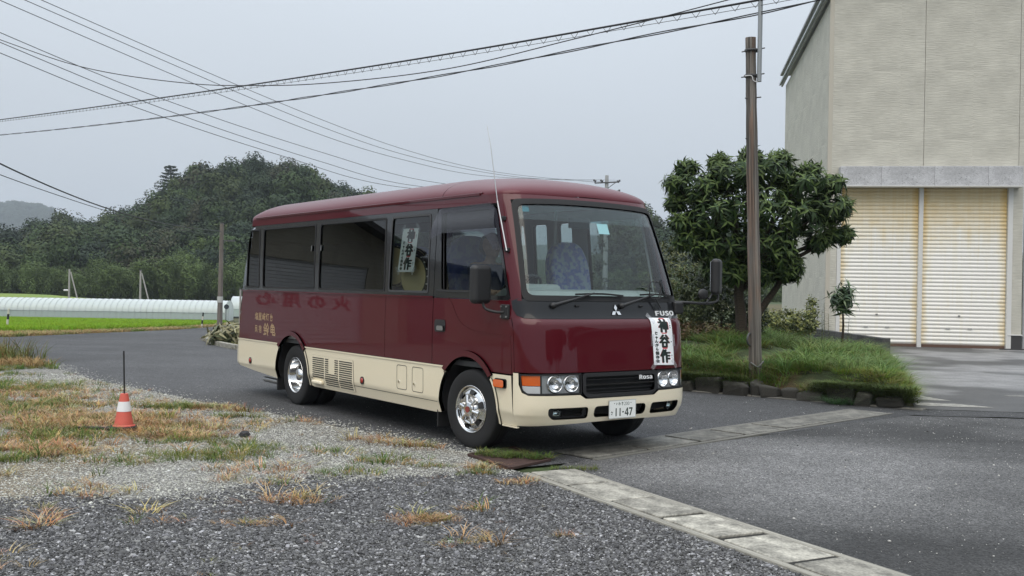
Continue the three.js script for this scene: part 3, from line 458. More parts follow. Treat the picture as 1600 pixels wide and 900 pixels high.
  // maroon strips from the door seam to the nose (front corners) and the windscreen pillars
  const wsB = 1.437, wsT = 2.318, zB = 0.925, zT = 0.842, wsz = (y) => lerp(zB, zT, (y - 1.437) / (2.304 - 1.437));
  for (const s of [1, -1]) {
    const doorFront = (y) => y < yB ? lerp(0.705, 0.655, clamp((y - 0.762) / (yB - 0.762))) + 0.007 : lerp(0.655, 0.33, (y - yB) / (yT - yB)) + 0.005;
    const q = [], m = s > 0 ? R : Lf; for (let i = 0; i <= 8; i++) { const y = lerp(0.762, yB, i / 8); q.push([doorFront(y), y]); } for (let i = 8; i >= 0; i--) { const y = lerp(0.785, yB, i / 8); q.push([capX(y) - 0.008, y]); }
    mesh('front_corner', PT(m, q, [], { o1: 0, o0: -0.02, hu: 0.03 }), maroon, bus);
    const pl = []; for (let i = 0; i <= 12; i++) { const y = lerp(yB, 2.395, i / 12); pl.push([doorFront(y), y]); } for (let i = 12; i >= 0; i--) { const y = lerp(yB, 2.395, i / 12); pl.push([x0(y) + TF.len - Math.abs(aZ(wsz(Math.min(y, 2.36)) + 0.018, y)), y]); }
    mesh('windscreen_pillar', PT(m, pl, [], { o1: 0, o0: -0.03, hu: 0.03, hv: 0.04 }), maroon, bus);
  }
  const wsTop = (a) => 2.318 + 0.024 * (1 - (a / 0.95) ** 2);
  const ws = (e, r = 0.07) => { const o = [[aw(zB, wsB) - e, wsB + e]]; const n = 10; o.push([aw(zT, wsT) - e, wsT - e]); for (let i = 1; i < n; i++) { const a = lerp(aw(zT, wsT) - e, -aw(zT, wsT) + e, i / n); o.push([a, wsTop(a) - e]); } o.push([-aw(zT, wsT) + e, wsT - e], [-aw(zB, wsB) + e, wsB + e]); const rad = o.map(() => 0); rad[0] = rad[1] = rad[o.length - 1] = rad[o.length - 2] = r; return roundPoly(o, rad, 5); };
  mesh('front_fascia', PT(frontP, [...bpL(1).map(([a, y]) => [a - 0.002, y + 0.002]).reverse(), [aw(zB, wsB) + 0.06, wsB + 0.0], [aw(zB, wsB), wsB - 0.006], [-aw(zB, wsB), wsB - 0.006], [-aw(zB, wsB) - 0.06, wsB], ...bpL(-1).map(([a, y]) => [a + 0.002, y + 0.002])], [], { o1: 0.002, o0: -0.02 }), glossBlack, bus);
  const scr = part('windscreen', bus);
  mesh('pane', PT(frontP, ws(0.012), [], { o1: -0.004, hu: 0.06, hv: 0.06 }), clear, scr);
  mesh('seal', PT(frontP, ws(-0.022), [ws(0.028)], { o1: 0.008, o0: -0.012, hu: 0.06 }), rubber, scr);
  mesh('sunband', PT(frontP, (() => { const o = ws(0.03), t = o.filter(([a, y]) => y > 2.1); const y = 2.16, k = aw(wsz(y), y) - 0.03; return [[k, y], ...t, [-k, y]]; })(), [], { o1: -0.012, hu: 0.08 }), phy(L(0.30, 0.52, 0.55), 0, { transmission: 1, thickness: 0 }), scr);
  // brow: from the screen to the roof
  mesh('brow', PT(frontP, (() => { const o = [], n = 14, k = aw(zT + 0.02, wsT); for (let i = 0; i <= n; i++) { const a = lerp(-k, k, i / n); o.push([a, wsTop(a) + 0.02]); } for (let i = n; i >= 0; i--) o.push([lerp(-k - 0.02, k + 0.02, i / n), 2.397]); return o; })(), [], { o1: 0, o0: -0.02, hv: 0.03 }), maroon, bus);
  // ---- roof
  const roofP = (x, t) => { // t across, -1 .. 1
    const yb = 2.393, xf = x0(yb), w0 = wY(yb), xb = xr0(yb), XF = XC(yb), XB = XR(yb);
    let w = w0; if (x > xf) w = w0 * Math.max(0, 1 - ((x - xf) / (XF - xf)) ** N) ** (1 / N); if (x < xb) w = w0 * Math.max(0, 1 - ((xb - x) / (xb - XB)) ** NR) ** (1 / NR);
    let h = 1; const fa = -1.1; if (x > fa) h = Math.max(0, 1 - ((x - fa) / (XF - fa)) ** 2.5) ** (1 / 2.3); const fb = -5.1; if (x < fb) h = Math.min(h, Math.max(0, 1 - ((fb - x) / (fb - XB)) ** 2.4) ** (1 / 2.2));
    const a = (1 - Math.abs(t)) * Math.PI / 2, c = Math.cos(a) ** (2 / 2.5), s = Math.sin(a) ** (2 / 2.1);
    return V(x, yb + 0.262 * h * s, Math.sign(t) * w * c);
  };
  const roofG = (xa, xb, lip) => {
    const xs = []; const n = 60; for (let i = 0; i <= n; i++) xs.push(lerp(xa, xb, i / n)); if (xb > 0) for (let i = 1; i < 24; i++) xs.push(xb - (xb - x0(2.393)) * (i / 24) ** 2.4 * 0.4); if (xa < -5.5) for (let i = 1; i < 24; i++) xs.push(xa + 0.3 * (i / 24) ** 2.4); xs.sort((p, q) => p - q);
    const m = 48, pos = [], idx = []; xs.forEach((x) => { for (let j = 0; j <= m; j++) { const p = roofP(x, lerp(1, -1, j / m)); pos.push(p.x, p.y, p.z); } });
    for (let i = 0; i < xs.length - 1; i++) for (let j = 0; j < m; j++) { const a = i * (m + 1) + j; idx.push(a, a + m + 1, a + 1, a + 1, a + m + 1, a + m + 2); }
    const g = new THREE.BufferGeometry(); g.setAttribute('position', new THREE.Float32BufferAttribute(pos, 3)); g.setAttribute('uv', new THREE.Float32BufferAttribute(pos.filter((_, i) => i % 3 !== 1), 2)); g.setIndex(idx); g.computeVertexNormals(); return g;
  };
  mesh('roof', roofG(XR(2.393) + 0.0005, -0.617), roofPaint, bus); mesh('roof_cap', roofG(-0.609, XC(2.393) - 0.0005), roofPaint, bus);
  mesh('roof_lining', box(5.6, 0.02, 1.7, -2.75, 2.40, 0), greyTrim, bus);
  mesh('roof_joint', (() => { const g = []; for (let j = 0; j < 40; j++) { const a = roofP(-0.613, lerp(1, -1, j / 40)), b = roofP(-0.613, lerp(1, -1, (j + 1) / 40)); a.y -= 0.01; b.y -= 0.01; a.z *= 0.99; b.z *= 0.99; g.push(bar([a.x, a.y, a.z], [b.x, b.y, b.z], 0.009, 0.009, 5)); } return merge(g); })(), matt, bus);
  for (const s of [1, -1]) { // drip rail with the groove over it
    mesh('drip_rail', merge([beam([-5.38, 2.403, s * 0.929], [0.06, 2.403, s * 0.929], 0.026, 0.02), bar([-5.39, 2.413, s * 0.938], [0.10, 2.413, s * 0.934], 0.010, 0.007, 8)]), maroon, bus);
  }
  // roof cap seam on the brow
  // ---- bumper with lamp and grille openings
  const bTop = (a) => (Math.abs(a) < 0.40 ? 0.548 : Math.abs(a) < 0.47 ? lerp(0.548, 0.585, (Math.abs(a) - 0.40) / 0.07) : 0.585);
  const bump = part('front_bumper', bus);
  const aCorner = (y) => TF.len - (0.735 - x0(y)) , lampOut = (y) => aZ(0.983 * wY(y), y);
  const bo = [];
  for (let i = 0; i <= 6; i++) { const y = lerp(0.31, 0.778, i / 6); bo.push([aCorner(y), y]); }
  bo.push([lampOut(0.77) + 0.012, 0.778], [lampOut(0.7) + 0.012, 0.68], [lampOut(0.64) - 0.02, 0.61], [lampOut(0.6) - 0.08, 0.586]);
  bo.push([0.48, 0.585], [0.42, 0.548]); const right = bo.map(([a, y]) => [-a, y]).reverse();
  const bottom = []; for (let i = 1; i < 16; i++) { const a = lerp(-aCorner(0.31), aCorner(0.31), i / 16); bottom.push([a, 0.31 + 0.025 * (1 - (a / 1.1) ** 2)]); }
  const fogH = (s) => roundPoly([[s * 0.385, 0.372], [s * 0.76, 0.372], [s * 0.80, 0.42], [s * 0.80, 0.476], [s * 0.385, 0.476]], 0.035), midH = rect(-0.315, 0.375, 0.315, 0.476, 0.035);
  mesh('bumper_skin', PT(frontP, [...bo, ...right, ...bottom], [fogH(1), fogH(-1), midH], { o1: 0.006, o0: -0.05, hu: 0.05, hv: 0.035 }), cream, bump);
  mesh('bumper_lip', PT(frontP, [...fogH(1)], [rect(0.43, 0.39, 0.74, 0.46, 0.02)], { o1: -0.02, o0: -0.03 }), matt, bump);
  mesh('bumper_backing', PT(frontP, rect(-0.86, 0.34, 0.86, 0.52), [], { o1: -0.12, o0: -0.14 }), matt, bump);
  for (const s of [1, -1]) {
    const f = part('fog_lamp', bump), c = frontP(s * 0.715, 0.425); const n = V(0.85, 0, s * 0.5).normalize();
    const bowl = new THREE.LatheGeometry([[0.001, -0.05], [0.034, -0.045], [0.05, -0.02], [0.056, 0.0]].map((p) => new THREE.Vector2(...p)), 20), q = new THREE.Quaternion().setFromUnitVectors(V(0, 1, 0), n);
    bowl.applyQuaternion(q).scale(1, 0.85, 1).translate(c.x - n.x * 0.04, c.y, c.z - n.z * 0.04); mesh('reflector', bowl, chrome, f);
    const lens = new THREE.SphereGeometry(0.075, 20, 8, 0, 6.3, 0, 0.68).translate(0, -0.058, 0).applyQuaternion(q).scale(1, 0.85, 1).translate(c.x - n.x * 0.038, c.y, c.z - n.z * 0.038); mesh('lens', lens, clear, f);
  }
  // corner flap below the door (bumper end)
  mesh('step_edge', box(0.22, 0.012, 0.03, 0.64, 0.292, 0.955), cream, bus);
  // ---- headlamps
  for (const s of [1, -1]) {
    const h = part('headlamp', bus), inn = 0.462, out1 = lampOut(0.7);
    const outline = (e) => roundPoly([[s * (inn + e), 0.593 + e], [s * (out1 - 0.055 - e), 0.593 + e], [s * (out1 - 0.01 - e), 0.635], [s * (lampOut(0.76) + 0.004 - e), 0.772 - e], [s * (inn + e), 0.778 - e]], 0.012);
    mesh('housing', PT(frontP, outline(0), [outline(0.012)], { o1: 0.004, o0: -0.07, hu: 0.05 }), matt, h);
    const ring = (a, n = 22) => Array.from({ length: n }, (_, i) => [s * a + 0.077 * Math.cos(i / n * 6.2832), 0.688 + 0.074 * Math.sin(i / n * 6.2832)]);
    mesh('backing', PT(frontP, roundPoly([[s * (inn + 0.004), 0.597], [s * (out1 - 0.19), 0.597], [s * (out1 - 0.19), 0.774], [s * (inn + 0.004), 0.774]], 0.004), [ring(inn + 0.10), ring(inn + 0.265)], { o1: -0.016, hu: 0.05 }), mat(L(0.40, 0.405, 0.41), 0.3, { metalness: 0.5 }), h);
    mesh('pocket', PT(frontP, outline(0), [], { o1: -0.075, hu: 0.05 }), matt, h);
    const xi = out1 - 0.185;
    for (const a of [inn + 0.10, inn + 0.265]) {
      const c = frontP(s * a, 0.688), n = V(1, 0.02, s * 0.15).normalize(), q = new THREE.Quaternion().setFromUnitVectors(V(0, 1, 0), n);
      mesh('reflector', new THREE.LatheGeometry([[0.012, -0.06], [0.034, -0.054], [0.056, -0.036], [0.068, -0.01], [0.072, -0.004], [0.078, -0.006], [0.083, -0.014]].map((p) => new THREE.Vector2(...p)), 28).applyQuaternion(q).translate(c.x, c.y, c.z), chrome, h);
      mesh('bulb', new THREE.CapsuleGeometry(0.012, 0.02, 4, 10).applyQuaternion(q).translate(c.x - n.x * 0.03, c.y, c.z - n.z * 0.03), steel, h);
    }
    mesh('lens', PT(frontP, outline(0.006), [], { o1: 0.001, hu: 0.05 }), phy(L(0.95, 0.96, 0.97), 0.02, { transmission: 1, thickness: 0 }), h);
    const ind = part('indicator', h);
    const io = (y0, y1) => roundPoly([[s * xi, y0], [s * (lampOut(y0) - (y0 < 0.62 ? 0.05 : 0.008)), y0], [s * (lampOut(y1) - 0.004), y1], [s * xi, y1]], 0.006);
    mesh('amber_lens', PT(frontP, io(0.672, 0.768), [], { o1: -0.006, o0: -0.05, hu: 0.04 }), amber, ind); mesh('clear_lens', PT(frontP, io(0.603, 0.668), [], { o1: -0.006, o0: -0.05, hu: 0.04 }), phy(L(0.62, 0.62, 0.62), 0.2, { clearcoat: 1 }), ind);
    mesh('divider', PT(frontP, rect(Math.min(s * (xi - 0.014), s * (xi - 0.002)), 0.60, Math.max(s * (xi - 0.014), s * (xi - 0.002)), 0.772), [], { o1: 0.0, o0: -0.06 }), matt, h);
    const mk = part('side_marker', bus), m = s > 0 ? R : Lf; mesh('base', PT(m, rect(0.455, 0.628, 0.635, 0.712, 0.02), [], { o1: 0.008, o0: -0.002 }), matt, mk); mesh('lens', PT(m, rect(0.465, 0.636, 0.625, 0.704, 0.02), [], { o1: 0.032, o0: 0.002 }), amber, mk);
  }
  { // grille
    const g = part('grille', bus), o = (e) => roundPoly([[-0.40 + e, 0.556 + e], [0.40 - e, 0.556 + e], [0.455 - e, 0.60], [0.455 - e, 0.778 - e], [-0.455 + e, 0.778 - e], [-0.455 + e, 0.60]], 0.03);
    mesh('surround', PT(frontP, o(0), [o(0.035)], { o1: 0.012, o0: -0.03, hu: 0.06 }), matt, g);
    mesh('mesh_insert', PT(frontP, o(0.01), [], { o1: -0.045, hu: 0.1 }), mat(L(0.008, 0.008, 0.009), 0.6), g);
    for (const y of [0.595, 0.625, 0.71, 0.74]) mesh('slat', PT(frontP, rect(-0.425, y, 0.425, y + 0.008), [], { o1: -0.02, o0: -0.04, hu: 0.1 }), matt, g);
    mesh('centre_bar', PT(frontP, rect(-0.425, 0.664, 0.425, 0.678), [], { o1: 0.006, o0: -0.03, hu: 0.1 }), black, g);
  }
  // lettering and emblem on the nose
  const font = await new FontLoader().loadAsync('fonts/droid/droid_sans_bold.typeface.json');
  const lay = (geo, map, a0, y0, sx, sy, dir = 1, off = 0) => { // bends flat lettering on to a body surface
    const p = geo.attributes.position, e = 1e-3; for (let i = 0; i < p.count; i++) { const a = a0 + dir * p.getX(i) * sx, y = y0 + p.getY(i) * sy, c = map(a, y), n = map(a + e, y).sub(map(a - e, y)).cross(map(a, y + e).sub(map(a, y - e))).normalize(); if (n.dot(OUT(c)) < 0) n.negate(); c.addScaledVector(n, off + p.getZ(i)); p.setXYZ(i, c.x, c.y, c.z); } geo.computeVertexNormals(); return geo;
  };
  const txt = (s, size) => { const g = new TextGeometry(s, { font, size, depth: 0.006, curveSegments: 3 }); g.computeBoundingBox(); return g; };
  mesh('lettering', lay(txt('FUSO', 0.045), frontP, -0.50, 1.285, 1.95, 1, -1, 0.003), white, bus);
  { const g = txt('Rosa', 0.042); mesh('lettering', lay(g, frontP, -0.215, 0.70, 1.35, 0.95, -1, 0.008), white, bus.children.find((c) => c.name === 'grille')); }
  { // three-lozenge emblem
    const r = 0.034, g = [], loz = (ang) => { const c = Math.cos(ang), s = Math.sin(ang), tip = [c * 2 * r * 0.98, s * 2 * r * 0.98], k = 0.577 * r * 0.98, md = [c * r, s * r]; return [[0.001 * c, 0.001 * s], [md[0] + s * k, md[1] - c * k], tip, [md[0] - s * k, md[1] + c * k]]; };
    for (const a of [90, 210, 330]) g.push(PT(frontP, loz(a * Math.PI / 180).map(([x, y]) => [x + 0.0, y * 0.95 + 1.325]), [], { o1: 0.012, o0: 0.001 }));
    mesh('emblem', merge(g), chrome, bus);
  }
  { // number plate
    const t = canvas(512, 256, (g, w, h) => { g.fillStyle = '#eef0ec'; g.fillRect(0, 0, w, h); g.strokeStyle = '#b8bcb6'; g.lineWidth = 6; g.strokeRect(6, 6, w - 12, h - 12); g.strokeStyle = g.fillStyle = '#10251c'; glyph(g, 'i', 130, 26, 44, 50, 6); glyph(g, 'wa', 180, 24, 44, 52, 6); glyph(g, 'ki', 232, 24, 44, 52, 6); g.font = '64px sans-serif'; g.fillText('200', 284, 76); glyph(g, 'sa', 30, 150, 50, 56, 7); g.font = 'bold 150px sans-serif'; g.lineWidth = 20; g.lineCap = 'butt'; for (const x of [135, 210]) { g.beginPath(); g.moveTo(x, 112); g.lineTo(x, 226); g.stroke(); } g.fillRect(250, 160, 34, 18); g.save(); g.translate(300, 226); g.scale(0.92, 1.05); g.fillText('47', 0, 0); g.restore(); g.beginPath(); g.arc(104, 44, 7, 0, 7); g.arc(418, 44, 7, 0, 7); g.fill(); });
    const p = part('number_plate', bus); const x = XC(0.45) + 0.022;
    mesh('plate', new THREE.PlaneGeometry(0.33, 0.165).rotateY(Math.PI / 2).translate(x + 0.003, 0.437, -0.005), mat(L(1, 1, 1), 0.45, { map: t }), p);
    mesh('plate_back', box(0.004, 0.168, 0.334, x, 0.437, -0.005), steel, p); mesh('bracket', box(0.05, 0.06, 0.2, x - 0.027, 0.45, -0.005), matt, p);
  }
  // faint lettering on the flank, thin gold strokes
  { const gold = mat(L(0.42, 0.29, 0.16), 0.5), g = [];
    const put = (k, x, y, w, h, lw) => glyphStrips(k, x, y, w, h, lw).forEach((q) => g.push(PT(R, q, [], { o1: 0.0016, hu: 1, hv: 0.2 })));
    ['shio', 'oku', 'saki', 'tou', 'dai'].forEach((k, i) => put(k, -5.20 + i * 0.125, 1.03, 0.105, 0.105, 0.011)); ['min', 'syuku'].forEach((k, i) => put(k, -5.20 + i * 0.135, 0.865, 0.095, 0.10, 0.011)); ['suzu', 'kame'].forEach((k, i) => put(k, -4.90 + i * 0.21, 0.835, 0.18, 0.165, 0.019));
    { const o = mesh('flank_lettering', merge(g), gold, bus); o.userData.kind = 'stuff'; }
  }
  // ---- vents, hatches, markers on the skirt
  { const v = part('vent_grille', bus); v.userData.label = 'louvred cream vent panel behind the middle of the skirt';
    mesh('panel', PT(R, roundPoly([[-3.37, 0.318], [-2.30, 0.318], [-2.32, 0.675], [-3.40, 0.675]], 0.02), [], { o1: 0.005, o0: -0.002 }), cream, v);
    const rows = 13; for (let i = 0; i < rows; i++) { const y = 0.338 + i * 0.0250; for (const [a, b, lo] of [[-3.37, -3.06, 0], [-3.03, -2.94, 6], [-2.78, -2.69, 6], [-2.66, -2.34, 0], [-3.03, -2.69, -1]]) { if (lo === -1 ? i >= 6 : i < lo) continue; if (a < -3.2 && i < 3) continue;
      mesh('louvre', PT(R, rect(a, y, b, y + 0.0125), [], { o1: 0.0075, hu: 0.4 }), matt, v); } }
    mesh('cover', rbox(0.26, 0.05, 0.05, 0.022, -3.24, 0.352, 1.0), cream, v);
    for (const [a, b] of [[-1.335, -1.125], [-1.02, -0.80]]) { const hd = part('hatch', bus); mesh('gap', PT(R, rect(a, 0.45, b, 0.705, 0.03), [rect(a + 0.006, 0.456, b - 0.006, 0.699, 0.026)], { o1: 0.0015 }), matt, hd); mesh('lock', new THREE.CylinderGeometry(0.014, 0.014, 0.012, 14).rotateX(Math.PI / 2).translate(a + 0.05, 0.53, 1.006), chrome, hd); }
    for (const x of [-2.10, -5.35]) { const m = part('side_reflector', bus); mesh('base', new THREE.CylinderGeometry(0.044, 0.044, 0.012, 20).rotateX(Math.PI / 2).translate(x, 0.47, wY(0.47) + 0.004), matt, m); mesh('lens', new THREE.SphereGeometry(0.036, 16, 8, 0, 6.3, 0, 1.2).rotateX(Math.PI / 2).scale(1, 1, 0.7).translate(x, 0.47, wY(0.47) - 0.002), red, m); }
    mesh('exhaust_pipe', new THREE.LatheGeometry([[0.03, 0], [0.036, 0], [0.036, 0.5], [0.03, 0.5], [0.03, 0]].map((p) => new THREE.Vector2(...p)), 20).rotateZ(Math.PI / 2).translate(-4.56, 0.235, 0.90), steel, bus);
    for (const [x, s] of [[-4.52, 1], [-4.52, -1], [-0.58, 1], [-0.58, -1]]) mesh('mud_flap', rbox(0.02, 0.36, 0.27, 0.006, x, 0.32, s * 0.83), rubber, bus);
  }
  // ---- wheels
  const tyreG = new THREE.LatheGeometry([[0.215, -0.085], [0.235, -0.10], [0.29, -0.108], [0.345, -0.103], [0.37, -0.088], [0.377, -0.06], [0.377, -0.022], [0.372, -0.02], [0.372, -0.014], [0.377, -0.012], [0.377, 0.012], [0.372, 0.014], [0.372, 0.02], [0.377, 0.022], [0.377, 0.06], [0.37, 0.088], [0.362, 0.092], [0.36, 0.097], [0.345, 0.103], [0.32, 0.107], [0.315, 0.105], [0.29, 0.108], [0.235, 0.10], [0.215, 0.085]].map((p) => new THREE.Vector2(...p)), 56).rotateX(Math.PI / 2);
  function wheel(x, z, s, inward) { // s: +1 faces the right side
    const w = part('wheel', bus, [x, 0.377, z]); w.rotation.y = s > 0 ? 0 : Math.PI;
    mesh('tyre', tyreG, rubber, w);
    if (inward) { // deep dish of the twin rear wheels
      mesh('rim', new THREE.LatheGeometry([[0.222, 0.09], [0.228, 0.102], [0.216, 0.1], [0.205, 0.08], [0.2, -0.02], [0.15, -0.035], [0.105, -0.03], [0.1, 0.0], [0.085, 0.05], [0.06, 0.075], [0.001, 0.08]].map((p) => new THREE.Vector2(...p)), 48).rotateX(Math.PI / 2), chrome, w);
      for (let i = 0; i < 6; i++) { const a = i / 6 * 6.283; mesh('wheel_nut', new THREE.CylinderGeometry(0.016, 0.018, 0.05, 6).rotateX(Math.PI / 2).translate(Math.cos(a) * 0.13, Math.sin(a) * 0.13, -0.01), steel, w); const h = new THREE.CircleGeometry(0.03, 14).scale(1.1, 0.75, 1).rotateZ(a + 0.52 + Math.PI / 2).translate(Math.cos(a + 0.52) * 0.176, Math.sin(a + 0.52) * 0.176, -0.022); mesh('rim_hole', h, matt, w); }
      mesh('tyre', tyreG.clone().translate(0, 0, -0.235), rubber, w);
    } else {
      mesh('rim', new THREE.LatheGeometry([[0.222, 0.088], [0.228, 0.102], [0.217, 0.104], [0.205, 0.092], [0.2, 0.075], [0.185, 0.085], [0.155, 0.108], [0.13, 0.112], [0.12, 0.10], [0.105, 0.09], [0.075, 0.093], [0.07, 0.13], [0.06, 0.138], [0.001, 0.142]].map((p) => new THREE.Vector2(...p)), 48).rotateX(Math.PI / 2), chrome, w);
      for (let i = 0; i < 6; i++) { const a = i / 6 * 6.283 + 0.3; mesh('rim_hole', patch((u, v) => V(Math.cos(a + u) * v, Math.sin(a + u) * v, 0.1045 + (0.185 - v) * 0.55), roundPoly([[-0.17, 0.146], [0.17, 0.146], [0.19, 0.188], [-0.19, 0.188]], 0.015), [], { hu: 0.1, hv: 0, out: V(0, 0, 1), o1: 0.004, o0: -0.004 }), matt, w); const b = a + 0.52; mesh('wheel_nut', new THREE.CylinderGeometry(0.017, 0.019, 0.04, 6).rotateX(Math.PI / 2).translate(Math.cos(b) * 0.095, Math.sin(b) * 0.095, 0.105), steel, w); mesh('spoke', bar([Math.cos(b) * 0.06, Math.sin(b) * 0.06, 0.125], [Math.cos(b) * 0.135, Math.sin(b) * 0.135, 0.11], 0.016, 0.02), chrome, w); }
      mesh('hub_badge', new THREE.CircleGeometry(0.03, 20).translate(0, 0, 0.144), mat(L(0.25, 0.05, 0.04), 0.4), w);
    }
    return w;
  }
  wheel(FWx, 0.865, 1, false).rotation.y = 0.10; wheel(FWx, -0.865, -1, false).rotation.y = Math.PI + 0.10; wheel(RWx, 0.85, 1, true); wheel(RWx, -0.85, -1, true);
  // ---- underside, wheel wells, cabin
  mesh('floor', box(6.35, 0.05, 1.90, -2.55, 0.80, 0), darkTrim, bus);
  mesh('chassis', merge([box(5.9, 0.2, 0.1, -2.5, 0.52, 0.42), box(5.9, 0.2, 0.1, -2.5, 0.52, -0.42), box(0.1, 0.12, 1.5, 0, 0.38, 0), box(0.16, 0.16, 1.5, RWx, 0.40, 0), box(1.2, 0.4, 0.9, -0.2, 0.60, 0), box(1.3, 0.38, 0.55, -2.2, 0.52, 0.66), box(1.6, 0.38, 0.55, -2.2, 0.52, -0.66), box(1.2, 0.32, 1.7, -5.2, 0.58, 0), box(0.35, 0.3, 1.5, 0.72, 0.55, 0), box(0.02, 0.5, 1.8, 0.55, 0.6, 0)]), rubber, bus);
  for (const cx of [FWx, RWx]) for (const s of [1, -1]) mesh('wheel_well', new THREE.CylinderGeometry(0.51, 0.51, 0.42, 28, 1, true, Math.PI / 2 - 0.15, Math.PI + 0.3).rotateX(Math.PI / 2).rotateZ(0).translate(cx, 0.38, s * 0.76), rubber, bus);
  for (const cx of [FWx, RWx]) for (const s of [1, -1]) mesh('well_wall', box(1.04, 0.62, 0.02, cx, 0.62, s * (cx === FWx ? 0.60 : 0.36)), rubber, bus);
  // rear end with two upright windows
  const rw = [[-0.66, -0.12], [0.12, 0.66]].map(([a, b]) => rect(a, 1.45, b, 2.12, 0.08));
  const ra = TR.len - 0.22;
  mesh('rear_panel', PT(rearP, [[-ra, 0.762], [ra, 0.762], [ra, 2.395], [-ra, 2.395]], rw, { o1: 0, o0: -0.03 }), maroon, bus);
  mesh('rear_bumper', PT(rearP, [[-ra - 0.05, 0.36], [ra + 0.05, 0.36], [ra + 0.05, 0.75], [-ra - 0.05, 0.75]], [], { o1: 0.012, o0: -0.03 }), cream, bus);
  rw.forEach((w) => { const q = part('window', bus); mesh('pane', PT(rearP, w, [], { o1: -0.014 }), sideGlass, q); });
  // inner linings with the same openings
  const inset = (map, sg) => (x, y) => { const p = map(x, y); p.z -= sg * 0.045; return p; };
  const lining = mat(L(0.34, 0.35, 0.35), 0.85);
  mesh('wall_lining', PT(inset(R, 1), [[-5.55, 0.83], [-0.66, 0.83], [-0.69, 2.39], [-5.5, 2.39]], WIN.map((w) => wpoly(w, 0.0)), { o1: 0, hu: 0.5 }), lining, bus);
  mesh('wall_lining', PT(inset(Lf, -1), [[-5.55, 0.83], [0.6, 0.83], [0.3, 2.39], [-5.5, 2.39]], LWIN.map((w) => wpoly(w, 0.0)), { o1: 0, hu: 0.5 }), lining, bus);
  mesh('rear_lining', PT((a, y) => V(-5.62, y, a), [[-0.9, 0.83], [0.9, 0.83], [0.86, 2.39], [-0.86, 2.39]], rw, { hu: 0.5, hv: 0.5, out: V(1, 0, 0) }), lining, bus);
  const seatM = mat(L(0.20, 0.26, 0.42), 0.95, { map: tex(256, 256, (u, v) => { const n = fbm(u * 14, v * 14, 4, 14, 91), m = fbm(u * 22, v * 22, 2, 22, 92); const k = 0.78 + 0.22 * sstep(0.45, 0.6, n); return [k * (0.85 + 0.3 * m), k * (0.88 + 0.2 * m), 1 * (0.8 + 0.2 * k)]; }) });
  const coverM = mat(L(0.50, 0.55, 0.62), 0.95, { map: rep(seatM.map, 2) });
  const backG = (() => { const s = new THREE.Shape(roundPoly([[-0.23, 0], [0.23, 0], [0.235, 0.55], [0.15, 0.76], [-0.15, 0.76], [-0.235, 0.55]], [0.03, 0.03, 0.2, 0.14, 0.14, 0.2], 6).map((p) => new THREE.Vector2(...p))); return new THREE.ExtrudeGeometry(s, { depth: 0.09, bevelEnabled: true, bevelThickness: 0.03, bevelSize: 0.025, bevelSegments: 3, curveSegments: 8 }).rotateY(Math.PI / 2); })();
  function seat(x, z, m = seatM, y = 0.825) { const t = part('seat', bus, [x, y, z]); mesh('cushion', rbox(0.46, 0.13, 0.48, 0.05, 0, 0.42, 0), m, t); mesh('backrest', backG.clone().rotateZ(0.2).translate(-0.34, 0.44, 0), m, t); mesh('pedestal', box(0.3, 0.35, 0.34, 0, 0.18, 0), darkTrim, t); return t; }
  for (const x of [-2.55, -3.4, -4.2, -4.95]) for (const z of [0.7, 0.2 - 0.02, -0.7]) seat(x, z); 
  seat(-0.30, 0.52); seat(-0.14, -0.62, coverM, 0.80).userData.label = 'front seat under a pale blue patterned cover';
  // dashboard and steering wheel
  const dash = part('dashboard', bus);
  { const prof = new THREE.Shape([[0, 0], [0.62, 0], [0.62, 0.60], [0.5, 0.66], [0.25, 0.68], [0.08, 0.6], [0, 0.4]].map((p) => new THREE.Vector2(...p))); mesh('top_pad', new THREE.ExtrudeGeometry(prof, { depth: 1.72, bevelEnabled: true, bevelSize: 0.012, bevelThickness: 0.012, bevelSegments: 2 }).translate(0.12, 0.83, -0.86), dashM, dash);
    mesh('instrument_hood', rbox(0.3, 0.16, 0.5, 0.06, 0.3, 1.49, 0.47), dashM, dash); }
  { const st = part('steering_wheel', bus, [0.10, 1.53, 0.47]); st.rotation.z = 0.62; mesh('rim', new THREE.TorusGeometry(0.205, 0.014, 10, 40).rotateX(Math.PI / 2), darkTrim, st); mesh('spokes', merge([box(0.4, 0.02, 0.03), box(0.03, 0.02, 0.2, 0, 0, 0.1), new THREE.CylinderGeometry(0.05, 0.06, 0.05, 16)]), darkTrim, st); mesh('column', bar([0, -0.02, 0], [0.05, -0.4, 0], 0.03), darkTrim, st); }
  mesh('partition_pole', bar([-0.9, 0.83, -0.25], [-0.9, 2.38, -0.25], 0.016), steel, bus); mesh('partition_pole', bar([-0.75, 0.83, -0.62], [-0.75, 2.38, -0.62], 0.016), white, bus);
  mesh('interior_mirror', rbox(0.02, 0.1, 0.26, 0.01, 0.42, 2.16, 0.02), darkTrim, bus);
  mesh('sticker', PT(frontP, rect(-0.16, 2.06, -0.02, 2.16), [], { o1: -0.016 }), mat(L(0.45, 0.68, 0.72), 0.6), scr); mesh('sticker', PT(frontP, rect(aw(zT, 2.25) - 0.14, 2.235, aw(zT, 2.25) - 0.07, 2.295), [], { o1: -0.016 }), mat(L(0.35, 0.6, 0.68), 0.6), scr);
  // ---- wipers, mirrors, aerial
  const fo = (a, y, off) => { const e = 1e-3, c = frontP(a, y), n = frontP(a + e, y).sub(frontP(a - e, y)).cross(frontP(a, y + e).sub(frontP(a, y - e))).normalize(); if (n.x < 0) n.negate(); return c.addScaledVector(n, off); };
